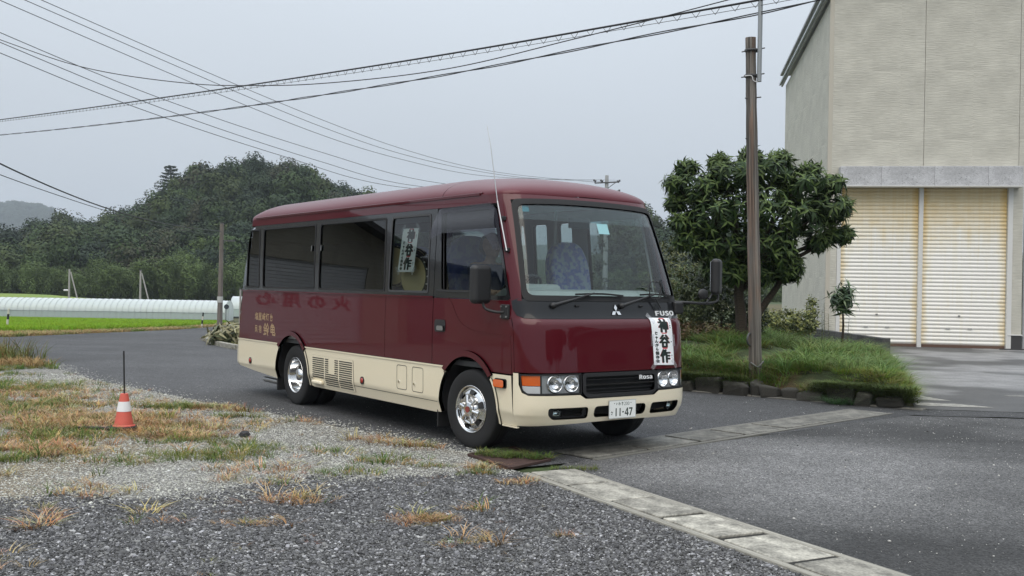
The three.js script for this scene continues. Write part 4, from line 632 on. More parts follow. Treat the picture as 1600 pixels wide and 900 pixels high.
  for (const [pa, py, ta, ty, b0, b1] of [[0.70, 1.375, 0.26, 1.478, [0.46, 1.470], [-0.10, 1.462]], [-0.08, 1.375, -0.52, 1.478, [-0.33, 1.474], [-0.80, 1.462]]]) {
    const w = part('wiper', bus); mesh('pivot', new THREE.SphereGeometry(0.03, 14, 10).scale(1, 0.9, 1.2).translate(...fo(pa, py, 0.02).toArray()), matt, w);
    mesh('arm', merge([bar(fo(pa, py, 0.035).toArray(), fo(lerp(pa, ta, 0.35), lerp(py, ty, 0.35), 0.045).toArray(), 0.018, 0.014), bar(fo(lerp(pa, ta, 0.35), lerp(py, ty, 0.35), 0.045).toArray(), fo(ta, ty, 0.05).toArray(), 0.012, 0.008)]), matt, w);
    const bl = []; for (let i = 0; i < 10; i++) { const p = fo(lerp(b0[0], b1[0], i / 10), lerp(b0[1], b1[1], i / 10) + 0.012 * Math.sin(i / 10 * 3.14), 0.03), q = fo(lerp(b0[0], b1[0], (i + 1) / 10), lerp(b0[1], b1[1], (i + 1) / 10) + 0.012 * Math.sin((i + 1) / 10 * 3.14), 0.03); bl.push(beam(p.toArray(), q.toArray(), 0.02, 0.016)); } mesh('blade', merge(bl), matt, w);
  }
  for (const [a, y] of [[0.45, 1.375], [-0.33, 1.375]]) mesh('washer_jet', rbox(0.03, 0.02, 0.04, 0.008, ...fo(a, y, 0.008).toArray()), matt, bus);
  { const m = part('wing_mirror', bus); m.userData.label = 'black wing mirror on the driver side'; const h = rbox(0.10, 0.35, 0.215, 0.045, 0, 0, 0, 5); h.rotateY(0.12).translate(0.42, 1.555, 1.16); mesh('shell', h, matt, m); mesh('mirror_face', rbox(0.004, 0.30, 0.17, 0.001, 0, 0, 0).rotateY(0.12).translate(0.368, 1.555, 1.16), chrome, m); mesh('arm', tube([[0.44, 1.40, 1.15], [0.46, 1.34, 1.13], [0.53, 1.31, 1.06], [0.60, 1.31, 1.02]], 0.013, 8), matt, m); mesh('bracket', rbox(0.12, 0.13, 0.03, 0.01, 0.60, 1.315, 1.008), matt, m); for (const [x, y] of [[0.56, 1.36], [0.64, 1.36], [0.56, 1.27], [0.64, 1.27]]) mesh('bolt', new THREE.CylinderGeometry(0.009, 0.009, 0.012, 8).rotateX(Math.PI / 2).translate(x, y, 1.026), steel, m); }
  { const m = part('wing_mirror', bus); m.userData.label = 'black wing mirror on a long arm at the nearside front corner'; mesh('shell', rbox(0.09, 0.36, 0.18, 0.04, 0, 0, 0, 5).rotateY(0.55).translate(0.95, 1.675, -1.34), matt, m); mesh('mirror_face', rbox(0.004, 0.30, 0.14, 0.001).rotateY(0.55).translate(0.909, 1.675, -1.315), chrome, m);
    mesh('arm', merge([tube([[0.78, 1.42, -0.90], [0.88, 1.415, -0.98], [0.95, 1.41, -1.24], [0.97, 1.44, -1.34], [0.955, 1.52, -1.35]], 0.013, 8), tube([[0.95, 1.41, -1.2], [0.945, 1.47, -1.26], [0.95, 1.53, -1.31]], 0.01, 8)]), matt, m); mesh('bracket', rbox(0.16, 0.12, 0.12, 0.02, 0.80, 1.36, -0.90), matt, m); mesh('convex_mirror', new THREE.SphereGeometry(0.075, 20, 12).scale(0.4, 0.7, 0.9).translate(0.96, 1.50, -1.14), matt, m); mesh('spot_mirror_arm', bar([0.96, 1.5, -1.16], [0.95, 1.45, -1.24], 0.007), matt, m); }
  { const f = part('corner_mirror', bus); mesh('frame', tube(roundPoly([[-0.075, -0.08], [0.075, -0.08], [0.075, 0.08], [-0.075, 0.08]], 0.04).concat([[-0.075 + 0.0335, -0.08]]).map(([a, b]) => [0.95, 1.53 + b, -0.50 + a]), 0.006, 6, 60), matt, f); mesh('stalk', bar([0.95, 1.455, -0.5], [0.965, 1.36, -0.56], 0.008), matt, f); }
  { const a = part('aerial', bus); const p = R(0.545, 1.86).add(V(0.03, 0, 0.03)), q = V(0.295, 2.82, 0.985), top = V(0.235, 3.02, 0.99); mesh('mast', merge([bar(p.toArray(), [0.40, 2.32, 0.975], 0.0075, 0.0065), bar([0.40, 2.32, 0.975], q.toArray(), 0.005, 0.004), bar(q.toArray(), top.toArray(), 0.003, 0.0025)]), steel, a); for (const t of [[0.545, 1.87], [0.445, 2.16]]) { const c = R(t[0], t[1]); mesh('clamp', rbox(0.035, 0.04, 0.05, 0.008, c.x + 0.01, c.y, c.z + 0.015), matt, a); } }
}
// ---------------------------------------------------------------- posters, drums and the driver
bus.updateMatrixWorld(true);
const onBus = (x, y, z) => bus.localToWorld(V(x, y, z));
const posterTex = canvas(384, 1024, (g, w, h) => {
  g.fillStyle = '#f3f5f6'; g.fillRect(0, 0, w, h);
  g.strokeStyle = '#c8313a'; ['kami', 'ya', 'saku'].forEach((k, i) => { g.globalAlpha = 0.9; glyph(g, k, 120, 26 + i * 330, 190, 290, 40); });
  g.globalAlpha = 1; g.strokeStyle = '#12231f'; ['kami', 'ya', 'saku'].forEach((k, i) => glyph(g, k, 128, 30 + i * 330, 172, 280, 42));
  g.fillStyle = '#c8313a'; for (const y of [6, 320, 652]) g.fillRect(170, y, 90, 22);
  ['ji', 'sya', 'n', 'ga', 'ra', 'ho', 'zon', 'kai'].forEach((k, i) => glyph(g, k, 38, 300 + i * 86, 62, 76, 15));
  [['ka', 150], ['mi', 190], ['yaa', 500], ['sa', 800], ['ku', 840]].forEach(([k, y]) => glyph(g, k, 330, y, 30, 34, 6));
});
const BUSTURN = bus.rotation.y;
function busItem(name, label, category, c) { const o = thing(name, label, category, onBus(...c).toArray(), BUSTURN); o.userData.c = undefined; delete o.userData.c; return o; }
const shiftG = (g, c) => g.translate(-c[0], -c[1], -c[2]);
function paperOn(map, pts, o1, flip, c, parent, waves = 0.003) { // four corners (u, v), from lower left as seen, laid on the body surface
  const pos = [], uv = [], idx = [], nx = 10, ny = 22, e = 1e-3;
  for (let j = 0; j <= ny; j++) for (let i = 0; i <= nx; i++) {
    const s = i / nx, t = j / ny, u = lerp(lerp(pts[0][0], pts[1][0], s), lerp(pts[3][0], pts[2][0], s), t), v = lerp(lerp(pts[0][1], pts[1][1], s), lerp(pts[3][1], pts[2][1], s), t);
    const p = map(u, v), n = map(u + e, v).sub(map(u - e, v)).cross(map(u, v + e).sub(map(u, v - e))).normalize(); if (n.x + n.z * (flip ? 1 : 0.2) < 0) n.negate();
    p.addScaledVector(n, o1 + waves * (1 + Math.sin(t * 9 + s * 3)) * Math.sin(Math.PI * s)); pos.push(p.x - c[0], p.y - c[1], p.z - c[2]); uv.push(s, t);
    if (i < nx && j < ny) { const a = j * (nx + 1) + i; idx.push(a, a + 1, a + nx + 2, a, a + nx + 2, a + nx + 1); }
  }
  const g = new THREE.BufferGeometry(); g.setAttribute('position', new THREE.Float32BufferAttribute(pos, 3)); g.setAttribute('uv', new THREE.Float32BufferAttribute(uv, 2)); g.setIndex(idx); g.computeVertexNormals();
  return mesh('paper', g, mat(L(1, 1, 1), 0.7, { map: posterTex }), parent);
}
const tapeM = phy(L(0.92, 0.92, 0.94), 0.2, { transmission: 0.85, thickness: 0 });
function tape(map, u, v, r, o1, c, parent) { const k = Math.cos(r), s = Math.sin(r); mesh('tape', patch(map, [[-0.055, -0.022], [0.055, -0.022], [0.055, 0.022], [-0.055, 0.022]].map(([a, b]) => [u + a * k - b * s, v + a * s + b * k]), [], { hu: 0.05, hv: 0.05, o1, out: (p) => V(0.8, 0, 0.6 * Math.sign(p.z)) }).translate(-c[0], -c[1], -c[2]), tapeM, parent); }
{
  const c = [1.0, 0.82, -0.56], o = busItem('poster', 'white paper poster with bold black and red characters taped on the nose of the bus', 'poster', c);
  paperOn(noseMap, [[-0.425, 0.825], [-0.725, 0.815], [-0.705, 1.262], [-0.405, 1.268]], 0.004, false, c, o, 0.0012);
  for (const [u, v, r] of [[-0.415, 1.26, 0.8], [-0.70, 1.255, -0.7], [-0.43, 0.83, -0.8], [-0.72, 0.83, 0.8], [-0.41, 1.06, 1.57], [-0.715, 1.05, 1.57]]) tape(noseMap, u, v, r, 0.011, c, o);
  const c2 = [-1.22, 1.66, 0.94], o2 = busItem('poster', 'white paper poster with black characters taped inside the narrow side window', 'poster', c2);
  paperOn(flankMap, [[-1.43, 1.675], [-1.10, 1.675], [-1.06, 2.13], [-1.38, 2.13]], -0.024, true, c2, o2, 0.001);
  for (const [u, v, r] of [[-1.37, 2.13, 0.8], [-1.07, 2.14, -0.8], [-1.43, 1.69, -0.8], [-1.10, 1.69, 0.8]]) tape(flankMap, u, v, r, -0.020, c2, o2);
}
function drum(label, c, r, turn) {
  const t = busItem('hand_drum', label, 'drum', c); t.rotation.y = BUSTURN + turn;
  mesh('shell', new THREE.LatheGeometry([[r * 0.92, -0.16], [r * 1.0, -0.08], [r * 1.03, 0], [r * 1.0, 0.08], [r * 0.92, 0.16]].map((p) => new THREE.Vector2(...p)), 36).rotateX(Math.PI / 2), phy(L(0.02, 0.017, 0.016), 0.25, { clearcoat: 1 }), t);
  for (const s of [1, -1]) { mesh('drum_head', new THREE.CylinderGeometry(r, r, 0.02, 40).rotateX(Math.PI / 2).translate(0, 0, s * 0.168), mat(L(0.62, 0.5, 0.27), 0.6), t); mesh('hoop', new THREE.TorusGeometry(r * 1.02, 0.014, 10, 44).translate(0, 0, s * 0.165), mat(L(0.03, 0.028, 0.028), 0.4), t); }
  for (let i = 0; i < 18; i++) { const a = i / 18 * 6.283; mesh('stud', new THREE.SphereGeometry(0.011, 8, 6).translate(Math.cos(a) * r * 1.06, Math.sin(a) * r * 1.06, 0.165), mat(L(0.75, 0.74, 0.7), 0.5), t); }
  mesh('cord', new THREE.TorusGeometry(r * 1.09, 0.006, 6, 40, 2.2).rotateZ(3.4).translate(0, 0, 0.15), mat(L(0.7, 0.69, 0.66), 0.8), t);
}
drum('pale skinned drum standing below the poster in the narrow side window', [-1.27, 1.63, 0.70], 0.21, 0.12);
drum('tan skinned drum at the rear edge of the narrow side window', [-1.72, 1.74, 0.70], 0.20, 0.3);
mesh('drum_stand', box(0.9, 0.02, 0.42, -1.45, 1.385, 0.68), mat(L(0.06, 0.05, 0.05), 0.6), bus); mesh('drum_stand_leg', merge([box(0.03, 0.56, 0.03, -1.85, 1.1, 0.82), box(0.03, 0.56, 0.03, -1.05, 1.1, 0.82), box(0.03, 0.56, 0.03, -1.85, 1.1, 0.5), box(0.03, 0.56, 0.03, -1.05, 1.1, 0.5)]), mat(L(0.06, 0.05, 0.05), 0.6), bus);

// a body as one surface: smooth union of tapered bones, meshed on grids
function sdMesh(bones, mn, mx, cell, k) {
  const size = mx.map((m, i) => m - mn[i]), half = Math.max(...size) / 2, res = Math.min(110, Math.ceil(half * 2 / cell) + 4), mc = new MarchingCubes(res, mat(L(1, 1, 1)), false, false, 400000), c = mn.map((m, i) => (m + mx[i]) / 2);
  mc.isolation = 0; const f = mc.field, h = res / 2;
  for (let z = 0; z < res; z++) for (let y = 0; y < res; y++) for (let x = 0; x < res; x++) {
    const p = [c[0] + (x - h) / h * half * 1.04, c[1] + (y - h) / h * half * 1.04, c[2] + (z - h) / h * half * 1.04]; let d = 1e3;
    for (const [a, b, ra, rb] of bones) { const ab = [b[0] - a[0], b[1] - a[1], b[2] - a[2]], ap = [p[0] - a[0], p[1] - a[1], p[2] - a[2]], l = ab[0] ** 2 + ab[1] ** 2 + ab[2] ** 2, t = l ? clamp((ap[0] * ab[0] + ap[1] * ab[1] + ap[2] * ab[2]) / l) : 0, e = Math.hypot(ap[0] - t * ab[0], ap[1] - t * ab[1], ap[2] - t * ab[2]) - lerp(ra, rb, t); const hh = clamp(0.5 + 0.5 * (d - e) / k); d = d > 100 ? e : d + (e - d) * hh - k * hh * (1 - hh); }
    f[x + y * res + z * res * res] = -d;
  }
  mc.update(); const n = mc.count, pos = new Float32Array(n * 3), nor = new Float32Array(n * 3);
  for (let i = 0; i < n; i++) for (let q = 0; q < 3; q++) { pos[i * 3 + q] = c[q] + mc.positionArray[i * 3 + q] * half * 1.04; nor[i * 3 + q] = mc.normalArray[i * 3 + q]; }
  let g = new THREE.BufferGeometry(); g.setAttribute('position', new THREE.BufferAttribute(pos, 3)); g = mergeVertices(g, 1e-5); g.computeVertexNormals(); return g;
}
{ // driver, sitting at the wheel (bus axes, relative to the seat)
  const c = [-0.30, 1.26, 0.52], p = busItem('person', 'driver in a dark blue shirt sitting at the wheel of the bus', 'person', c);
  const skin = [0.42, 0.25, 0.17], navy = [0.02, 0.03, 0.075], grey = [0.05, 0.05, 0.055];
  const B = [[[-0.04, 0.08, -0.09], [-0.04, 0.08, 0.09], 0.12, 0.12], [[-0.04, 0.1, 0], [-0.08, 0.36, 0], 0.135, 0.15], [[-0.08, 0.36, -0.07], [-0.08, 0.36, 0.07], 0.14, 0.14], [[-0.08, 0.45, -0.16], [-0.08, 0.45, 0.16], 0.065, 0.065], [[-0.07, 0.46, 0], [-0.045, 0.56, 0], 0.06, 0.052]];
  for (const s of [-1, 1]) B.push([[0, 0.06, s * 0.09], [0.42, 0.06, s * 0.12], 0.09, 0.065], [[0.42, 0.06, s * 0.12], [0.50, -0.33, s * 0.12], 0.06, 0.045], [[0.49, -0.34, s * 0.12], [0.62, -0.38, s * 0.13], 0.045, 0.035], [[-0.08, 0.44, s * 0.18], [0.03, 0.21, s * 0.24], 0.055, 0.045], [[0.03, 0.21, s * 0.24], [0.25, 0.22, s * 0.185], 0.043, 0.03]);
  const body = colourBy(sdMesh(B, [-0.28, -0.46, -0.36], [0.72, 0.64, 0.36], 0.013, 0.035), (x, z, y) => (y > 0.495 && x < 0.1 ? skin : x > 0.16 && y > 0.15 && Math.abs(z) > 0.13 ? skin : y < 0.13 && !(Math.abs(z) > 0.17 && y > 0.1) ? grey : navy));
  const hd = [[[-0.045, 0.70, 0], [-0.025, 0.66, 0], 0.092, 0.085], [[-0.02, 0.60, 0], [0.03, 0.60, 0], 0.05, 0.038], [[0.055, 0.665, 0], [0.075, 0.645, 0], 0.012, 0.016], [[0.04, 0.69, -0.04], [0.04, 0.69, 0.04], 0.02, 0.02], [[0.05, 0.612, -0.02], [0.05, 0.612, 0.02], 0.01, 0.01], [[0.0, 0.655, -0.05], [0.0, 0.655, 0.05], 0.035, 0.035], [[-0.05, 0.52, 0], [-0.04, 0.58, 0], 0.052, 0.05]];
  for (const s of [-1, 1]) hd.push([[-0.045, 0.68, s * 0.082], [-0.04, 0.645, s * 0.08], 0.014, 0.01]);
  const head = colourBy(sdMesh(hd, [-0.16, 0.50, -0.12], [0.11, 0.80, 0.12], 0.0045, 0.018), () => skin);
  const hands = [];
  for (const s of [-1, 1]) { const w = [0.25, 0.22, s * 0.185], H = [[w, [0.315, 0.215, s * 0.175], 0.026, 0.03], [[0.3, 0.215, s * 0.16], [0.325, 0.215, s * 0.19], 0.022, 0.022]];
    [[0.0, 0.062], [0.02, 0.07], [0.04, 0.066], [0.058, 0.05]].forEach(([o, l], i) => { const z = s * (0.15 + o * 0.95), a = [0.33, 0.228, z], b = [0.33 + l * 0.75, 0.235, z], e = [b[0] + 0.018, b[1] - 0.025, z], d = [e[0] - 0.016, e[1] - 0.022, z]; H.push([a, b, 0.0095, 0.009], [b, e, 0.009, 0.0085], [e, d, 0.0085, 0.0075]); });
    H.push([[0.285, 0.205, s * 0.155], [0.325, 0.19, s * 0.125], 0.012, 0.0105], [[0.325, 0.19, s * 0.125], [0.355, 0.185, s * 0.125], 0.0105, 0.009]);
    hands.push(colourBy(sdMesh(H, [0.22, 0.14, s > 0 ? 0.1 : -0.25], [0.43, 0.28, s > 0 ? 0.25 : -0.1], 0.0035, 0.006), () => skin)); }
  const all = [body, head, ...hands].map((g) => (g.index ? g.toNonIndexed() : g)); mesh('body', mergeGeometries(all.map((g) => { for (const k of Object.keys(g.attributes)) if (!['position', 'normal', 'color'].includes(k)) g.deleteAttribute(k); return g; })), mat(L(1, 1, 1), 0.7, { vertexColors: true }), p);
  const hair = sdMesh([[[-0.065, 0.715, 0], [-0.03, 0.74, 0], 0.095, 0.075], [[-0.085, 0.66, -0.03], [-0.085, 0.66, 0.03], 0.07, 0.07]], [-0.2, 0.55, -0.14], [0.1, 0.86, 0.14], 0.007, 0.02); mesh('hair', hair, mat(L(0.012, 0.011, 0.011), 0.6), p);
  for (const s of [-1, 1]) mesh('eye', new THREE.SphereGeometry(0.0105, 12, 8).translate(0.052, 0.672, s * 0.031), mat(L(0.05, 0.04, 0.035), 0.2), p);
}
// ---------------------------------------------------------------- warehouse with the double roller shutter
const tSiding = tex(1024, 1024, (u, v) => { const a = fbm(u * 12, v * 170, 3, 0, 101), b = fbm(u * 30, v * 340, 2, 0, 102), k = 0.2 + 0.6 * a + 0.2 * b; return [k, k, k]; }, false);
const tSidingC = tex(1024, 1024, (u, v) => { const a = fbm(u * 12, v * 170, 3, 0, 101), b = fbm(u * 4, v * 3, 4, 4, 103), k = 0.80 + 0.12 * a + 0.12 * b; return [k, k * 0.995, k * 0.97]; });
{
  const bld = thing('warehouse', 'tall beige warehouse with textured siding and a double roller shutter', 'building', [9.21, 0, -30.05], Math.atan2(-0.16, 0.987));
  const wallM = mat(L(0.64, 0.63, 0.585), 0.85, { map: rep(tSidingC, 0.5), bumpMap: rep(tSiding, 0.5), bumpScale: 0.012 }), alu = mat(L(0.62, 0.625, 0.63), 0.6, { map: rep(tConc, 0.3) }), trim = mat(L(0.36, 0.37, 0.38), 0.5), plinth = mat(L(0.05, 0.05, 0.05), 0.8), whiteM = mat(L(0.66, 0.66, 0.64), 0.5);
  const panel = (x0, y0, x1, y1, z = 0) => { const g = box(x1 - x0, y1 - y0, 0.12, (x0 + x1) / 2, (y0 + y1) / 2, z - 0.06), p = g.attributes.position, n = g.attributes.normal, u = g.attributes.uv; for (let i = 0; i < p.count; i++) u.setXY(i, Math.abs(n.getX(i)) > 0.5 ? p.getZ(i) : p.getX(i), p.getY(i)); return g; };
  const W = 5.41, Ht = 10.6, J = 0.012;
  const front = part('wall', bld);
  for (const [x0, x1] of [[0, 0.0], [0.12, 2.67], [2.67 + J, 5.26], [5.26 + J, W]]) if (x1 > x0) mesh('siding_panel', panel(x0, 4.66, x1, Ht), wallM, front);
  mesh('siding_panel', panel(0.12, 0.12, 0.30, 4.648), wallM, front); mesh('siding_panel', panel(5.14, 0.42, W, 4.648), wallM, front);
  mesh('backing', box(W - 0.1, Ht - 4.7, 0.1, W / 2, (Ht + 4.7) / 2, -0.2), trim, front);
  mesh('plinth', box(0.36, 0.40, 0.14, 5.24, 0.2, -0.06), plinth, front); mesh('plinth_cap', box(0.4, 0.03, 0.17, 5.24, 0.415, -0.05), whiteM, front);
  mesh('corner_trim', box(0.12, Ht, 0.14, 0.058, Ht / 2, -0.068), mat(L(0.5, 0.47, 0.40), 0.8), front);
  const side = part('wall', bld);
  for (let i = 0; i < 5; i++) { const g = panel(0, 0.1, 2.5 - J, Ht - 0.5); mesh('siding_panel', g.rotateY(-Math.PI / 2).translate(0, 0, -0.14 - i * 2.5 - 2.5 + J + 2.5 - (2.5 - J)), wallM, side); }
  mesh('wall_core', box(W - 0.3, Ht - 0.6, 12.2, W / 2, (Ht - 0.6) / 2, -6.5), trim, side);
  const roof = part('roof', bld);
  mesh('roof_sheet', merge([beam([-0.12, Ht - 0.42, 0.2], [-0.12, Ht - 0.42, -13], 0.06, 0.12), box(W + 0.4, 0.08, 13.2, W / 2, Ht + 0.02, -6.4)]), trim, roof); mesh('gutter_edge', beam([-0.2, Ht - 0.38, 0.22], [-0.2, Ht - 0.38, -13.02], 0.06, 0.08), mat(L(0.42, 0.45, 0.48), 0.5), roof);
  // shutter box
  const hood = part('shutter_box', bld); for (const [a, b] of [[0.31, 1.45], [1.452, 2.9], [2.902, 4.35], [4.352, 5.27]]) mesh('box_panel', rbox(b - a, 0.56, 0.4, 0.012, (a + b) / 2, 4.92, 0.205, 2), alu, hood);
  mesh('drip_edge', box(4.98, 0.03, 0.44, 2.79, 4.627, 0.215), whiteM, hood);
  // two roller shutters, slat by slat
  const stain = tex(512, 1024, (u, v) => { // tan weathering down from the top and in along both edges, streaked
    const n = fbm(u * 9, v * 22, 5, 0, 111), s = fbm(u * 40, v * 3, 3, 0, 112), e = Math.min(u, 1 - u);
    const t = clamp(sstep(0.5, 1.0, v + (n - 0.5) * 0.2) * 0.62 + sstep(0.10, 0.0, e + (n - 0.5) * 0.09) * 0.55 + (s - 0.5) * 0.25 + sstep(0.66, 0.85, n) * 0.08);
    return [lerp(0.93, 0.86, t), lerp(0.925, 0.75, t), lerp(0.90, 0.52, t)];
  }, true, false);
  const slatM = mat(L(1, 1, 1), 0.5, { map: stain }), prof = [[0, 0], [0.006, 0.012], [0.022, 0.03], [0.027, 0.055], [0.022, 0.08], [0.006, 0.098], [0, 0.11]];
  const nS = 41, sh = 4.55 / nS;
  for (const [a, b] of [[0.42, 2.585], [2.70, 5.0]]) {
    const shut = part('roller_shutter', bld);
    for (let i = 0; i < nS; i++) {
      const pos = [], uv = [], idx = [], y0 = 0.085 + i * sh; prof.forEach(([z, y], k) => { for (const x of [a, b]) { pos.push(x, y0 + y / 0.11 * sh, -0.12 + z + rr(-0.0006, 0.0006)); uv.push(x === a ? 0 : 1, (i + k / (prof.length - 1)) / nS); } if (k) { const q = (k - 1) * 2; idx.push(q, q + 1, q + 3, q, q + 3, q + 2); } });
      const g = new THREE.BufferGeometry(); g.setAttribute('position', new THREE.Float32BufferAttribute(pos, 3)); g.setAttribute('uv', new THREE.Float32BufferAttribute(uv, 2)); g.setIndex(idx); g.computeVertexNormals(); mesh('slat', g, slatM, shut);
    }
    mesh('bottom_bar', box(b - a, 0.085, 0.05, (a + b) / 2, 0.0425, -0.12), mat(L(0.12, 0.07, 0.05), 0.7), shut);
    mesh('lock', box(0.06, 0.05, 0.02, a + 1.05, 0.92, -0.09), mat(L(0.2, 0.2, 0.2), 0.5), shut); for (const d of [0.75, 1.35]) mesh('pull', box(0.12, 0.03, 0.025, a + d, 0.56, -0.09), mat(L(0.4, 0.4, 0.39), 0.5), shut);
    mesh('shade_core', box(b - a + 0.1, 4.6, 0.02, (a + b) / 2, 2.3, -0.2), plinth, shut);
  }
  for (const [x, w] of [[0.36, 0.11], [2.64, 0.115], [5.07, 0.13]]) mesh('guide_rail', box(w, 4.61, 0.14, x, 2.305, -0.05), whiteM, bld);
  mesh('kerb_bar', box(0.9, 0.03, 0.05, 5.2, 0.02, 0.3), plinth, bld); mesh('down_pipe', bar([5.5, 0, -0.1], [5.5, Ht, -0.1], 0.045), trim, bld);
}
// ---------------------------------------------------------------- planted bank with stone edging
const BK = { A: [5.36, -13.62], B: [2.6, -15.68] };
const bdir = [BK.B[0] - BK.A[0], BK.B[1] - BK.A[1]], bl = Math.hypot(...bdir), bu = [bdir[0] / bl, bdir[1] / bl], bn = [bu[1], -bu[0]];
const BANK = [[5.36, -13.66], [2.55, -15.75], [-2.2, -19.6], [-4.9, -23.2], [-5, -34], [7.9, -33], [8.0, -21.6], [6.9, -18.2], [5.75, -14.5]];
function bankY(x, z) {
  let d = 1e9; for (let i = 0; i < BANK.length; i++) { const a = BANK[i], b = BANK[(i + 1) % BANK.length], l = (b[0] - a[0]) ** 2 + (b[1] - a[1]) ** 2, t = clamp(((x - a[0]) * (b[0] - a[0]) + (z - a[1]) * (b[1] - a[1])) / l); d = Math.min(d, Math.hypot(x - a[0] - t * (b[0] - a[0]), z - a[1] - t * (b[1] - a[1]))); }
  const n = fbm(x * 1.6, z * 1.6, 4, 0, 121); return 0.12 + 0.26 * sstep(-0.05, 0.45, d) + 0.30 * sstep(0.4, 3.4, d) + (n - 0.5) * 0.14 * sstep(0.05, 0.5, d);
}
sheet('planted_bank', BANK, 0, mat(L(1, 1, 1), 0.95, { vertexColors: true, map: rep(tSoil, 0.8) }), 0.2, (x, z) => { const n = fbm(x * 2, z * 2, 4, 0, 122), s = sstep(0.5, 0.65, n); return [lerp(0.06, 0.15, s), lerp(0.085, 0.10, s), lerp(0.03, 0.055, s)]; }, bankY);
{
  const t = thing('stone_edging', 'low row of rough dark stones edging the grassy bank', 'stones', [5.36, 0, -13.62], Math.atan2(-bu[1], bu[0])); let x = 0.06;
  const stoneM = [0.06, 0.085, 0.045, 0.07].map((k) => mat(L(k, k * 0.95, k * 0.78), 0.9, { map: rep(tConc, 3), bumpMap: rep(tConcB, 2), bumpScale: 0.012 }));
  while (x < 7.5) { const w = rr(0.18, 0.44), h = rr(0.15, 0.27), g = new RoundedBoxGeometry(w - 0.02, h, 0.24, 3, 0.05), p = g.attributes.position; for (let i = 0; i < p.count; i++) { const k = 1 + 0.28 * (vnoise(p.getX(i) * 9 + x * 7, p.getY(i) * 9 + p.getZ(i) * 5, 0, 131) - 0.5) * 2; p.setXYZ(i, p.getX(i) * k, p.getY(i) * k, p.getZ(i) * (k + 0.1)); } g.computeVertexNormals(); const o = mesh('stone', g, stoneM[Math.floor(rnd() * 4)], t); o.position.set(x + w / 2, h * 0.42, rr(-0.05, 0.02)); o.rotation.set(rr(-0.1, 0.1), rr(-0.12, 0.12), rr(-0.08, 0.08)); x += w; }
  const k = thing('kerb_strip', 'weathered concrete strip between the stone edging and the road', 'kerb', [5.5, 0, -13.52], Math.atan2(-bu[1], bu[0]));
  for (let i = 0; i < 6; i++) { const o = mesh('kerb_slab', rbox(1.18, 0.07, 0.24, 0.015, 0, 0, 0, 2), lidM(mConcWet)[i % 4], k); o.position.set(0.6 + i * 1.2, -0.006 + rr(-0.004, 0.004), -0.02 + rr(-0.02, 0.02)); o.rotation.y = rr(-0.02, 0.02); }
}
{ // block wall along the drive
  const t = thing('block_wall', 'grey concrete block wall between the bank and the driveway', 'wall', [7.93, 0, -21.62], 0);
  const bm = [0.085, 0.105, 0.07].map((k) => mat(L(k, k, k * 0.97), 0.9, { map: rep(tConc, 1.5), bumpMap: rep(tConcB, 1), bumpScale: 0.006 }));
  for (let r = 0; r < 3; r++) for (let i = 0; i < 27; i++) { const o = mesh('block', rbox(0.15, 0.19, 0.39, 0.008, 0, 0, 0, 1), bm[Math.floor(rnd() * 3)], t); o.position.set(0, 0.097 + r * 0.198, -0.2 - i * 0.4 - (r % 2) * 0.2); }
  mesh('end_cap', rbox(0.17, 0.592, 0.02, 0.006, 0, 0.30, 0.012), bm[1], t);
}
tag(mesh('drain_pipe_stub', merge([rbox(0.10, 0.22, 0.08, 0.01, 8.1, 0.13, -21.66)]), mat(L(0.6, 0.6, 0.58), 0.6)), 'small white box standing at the end of the block wall', 'utility box');
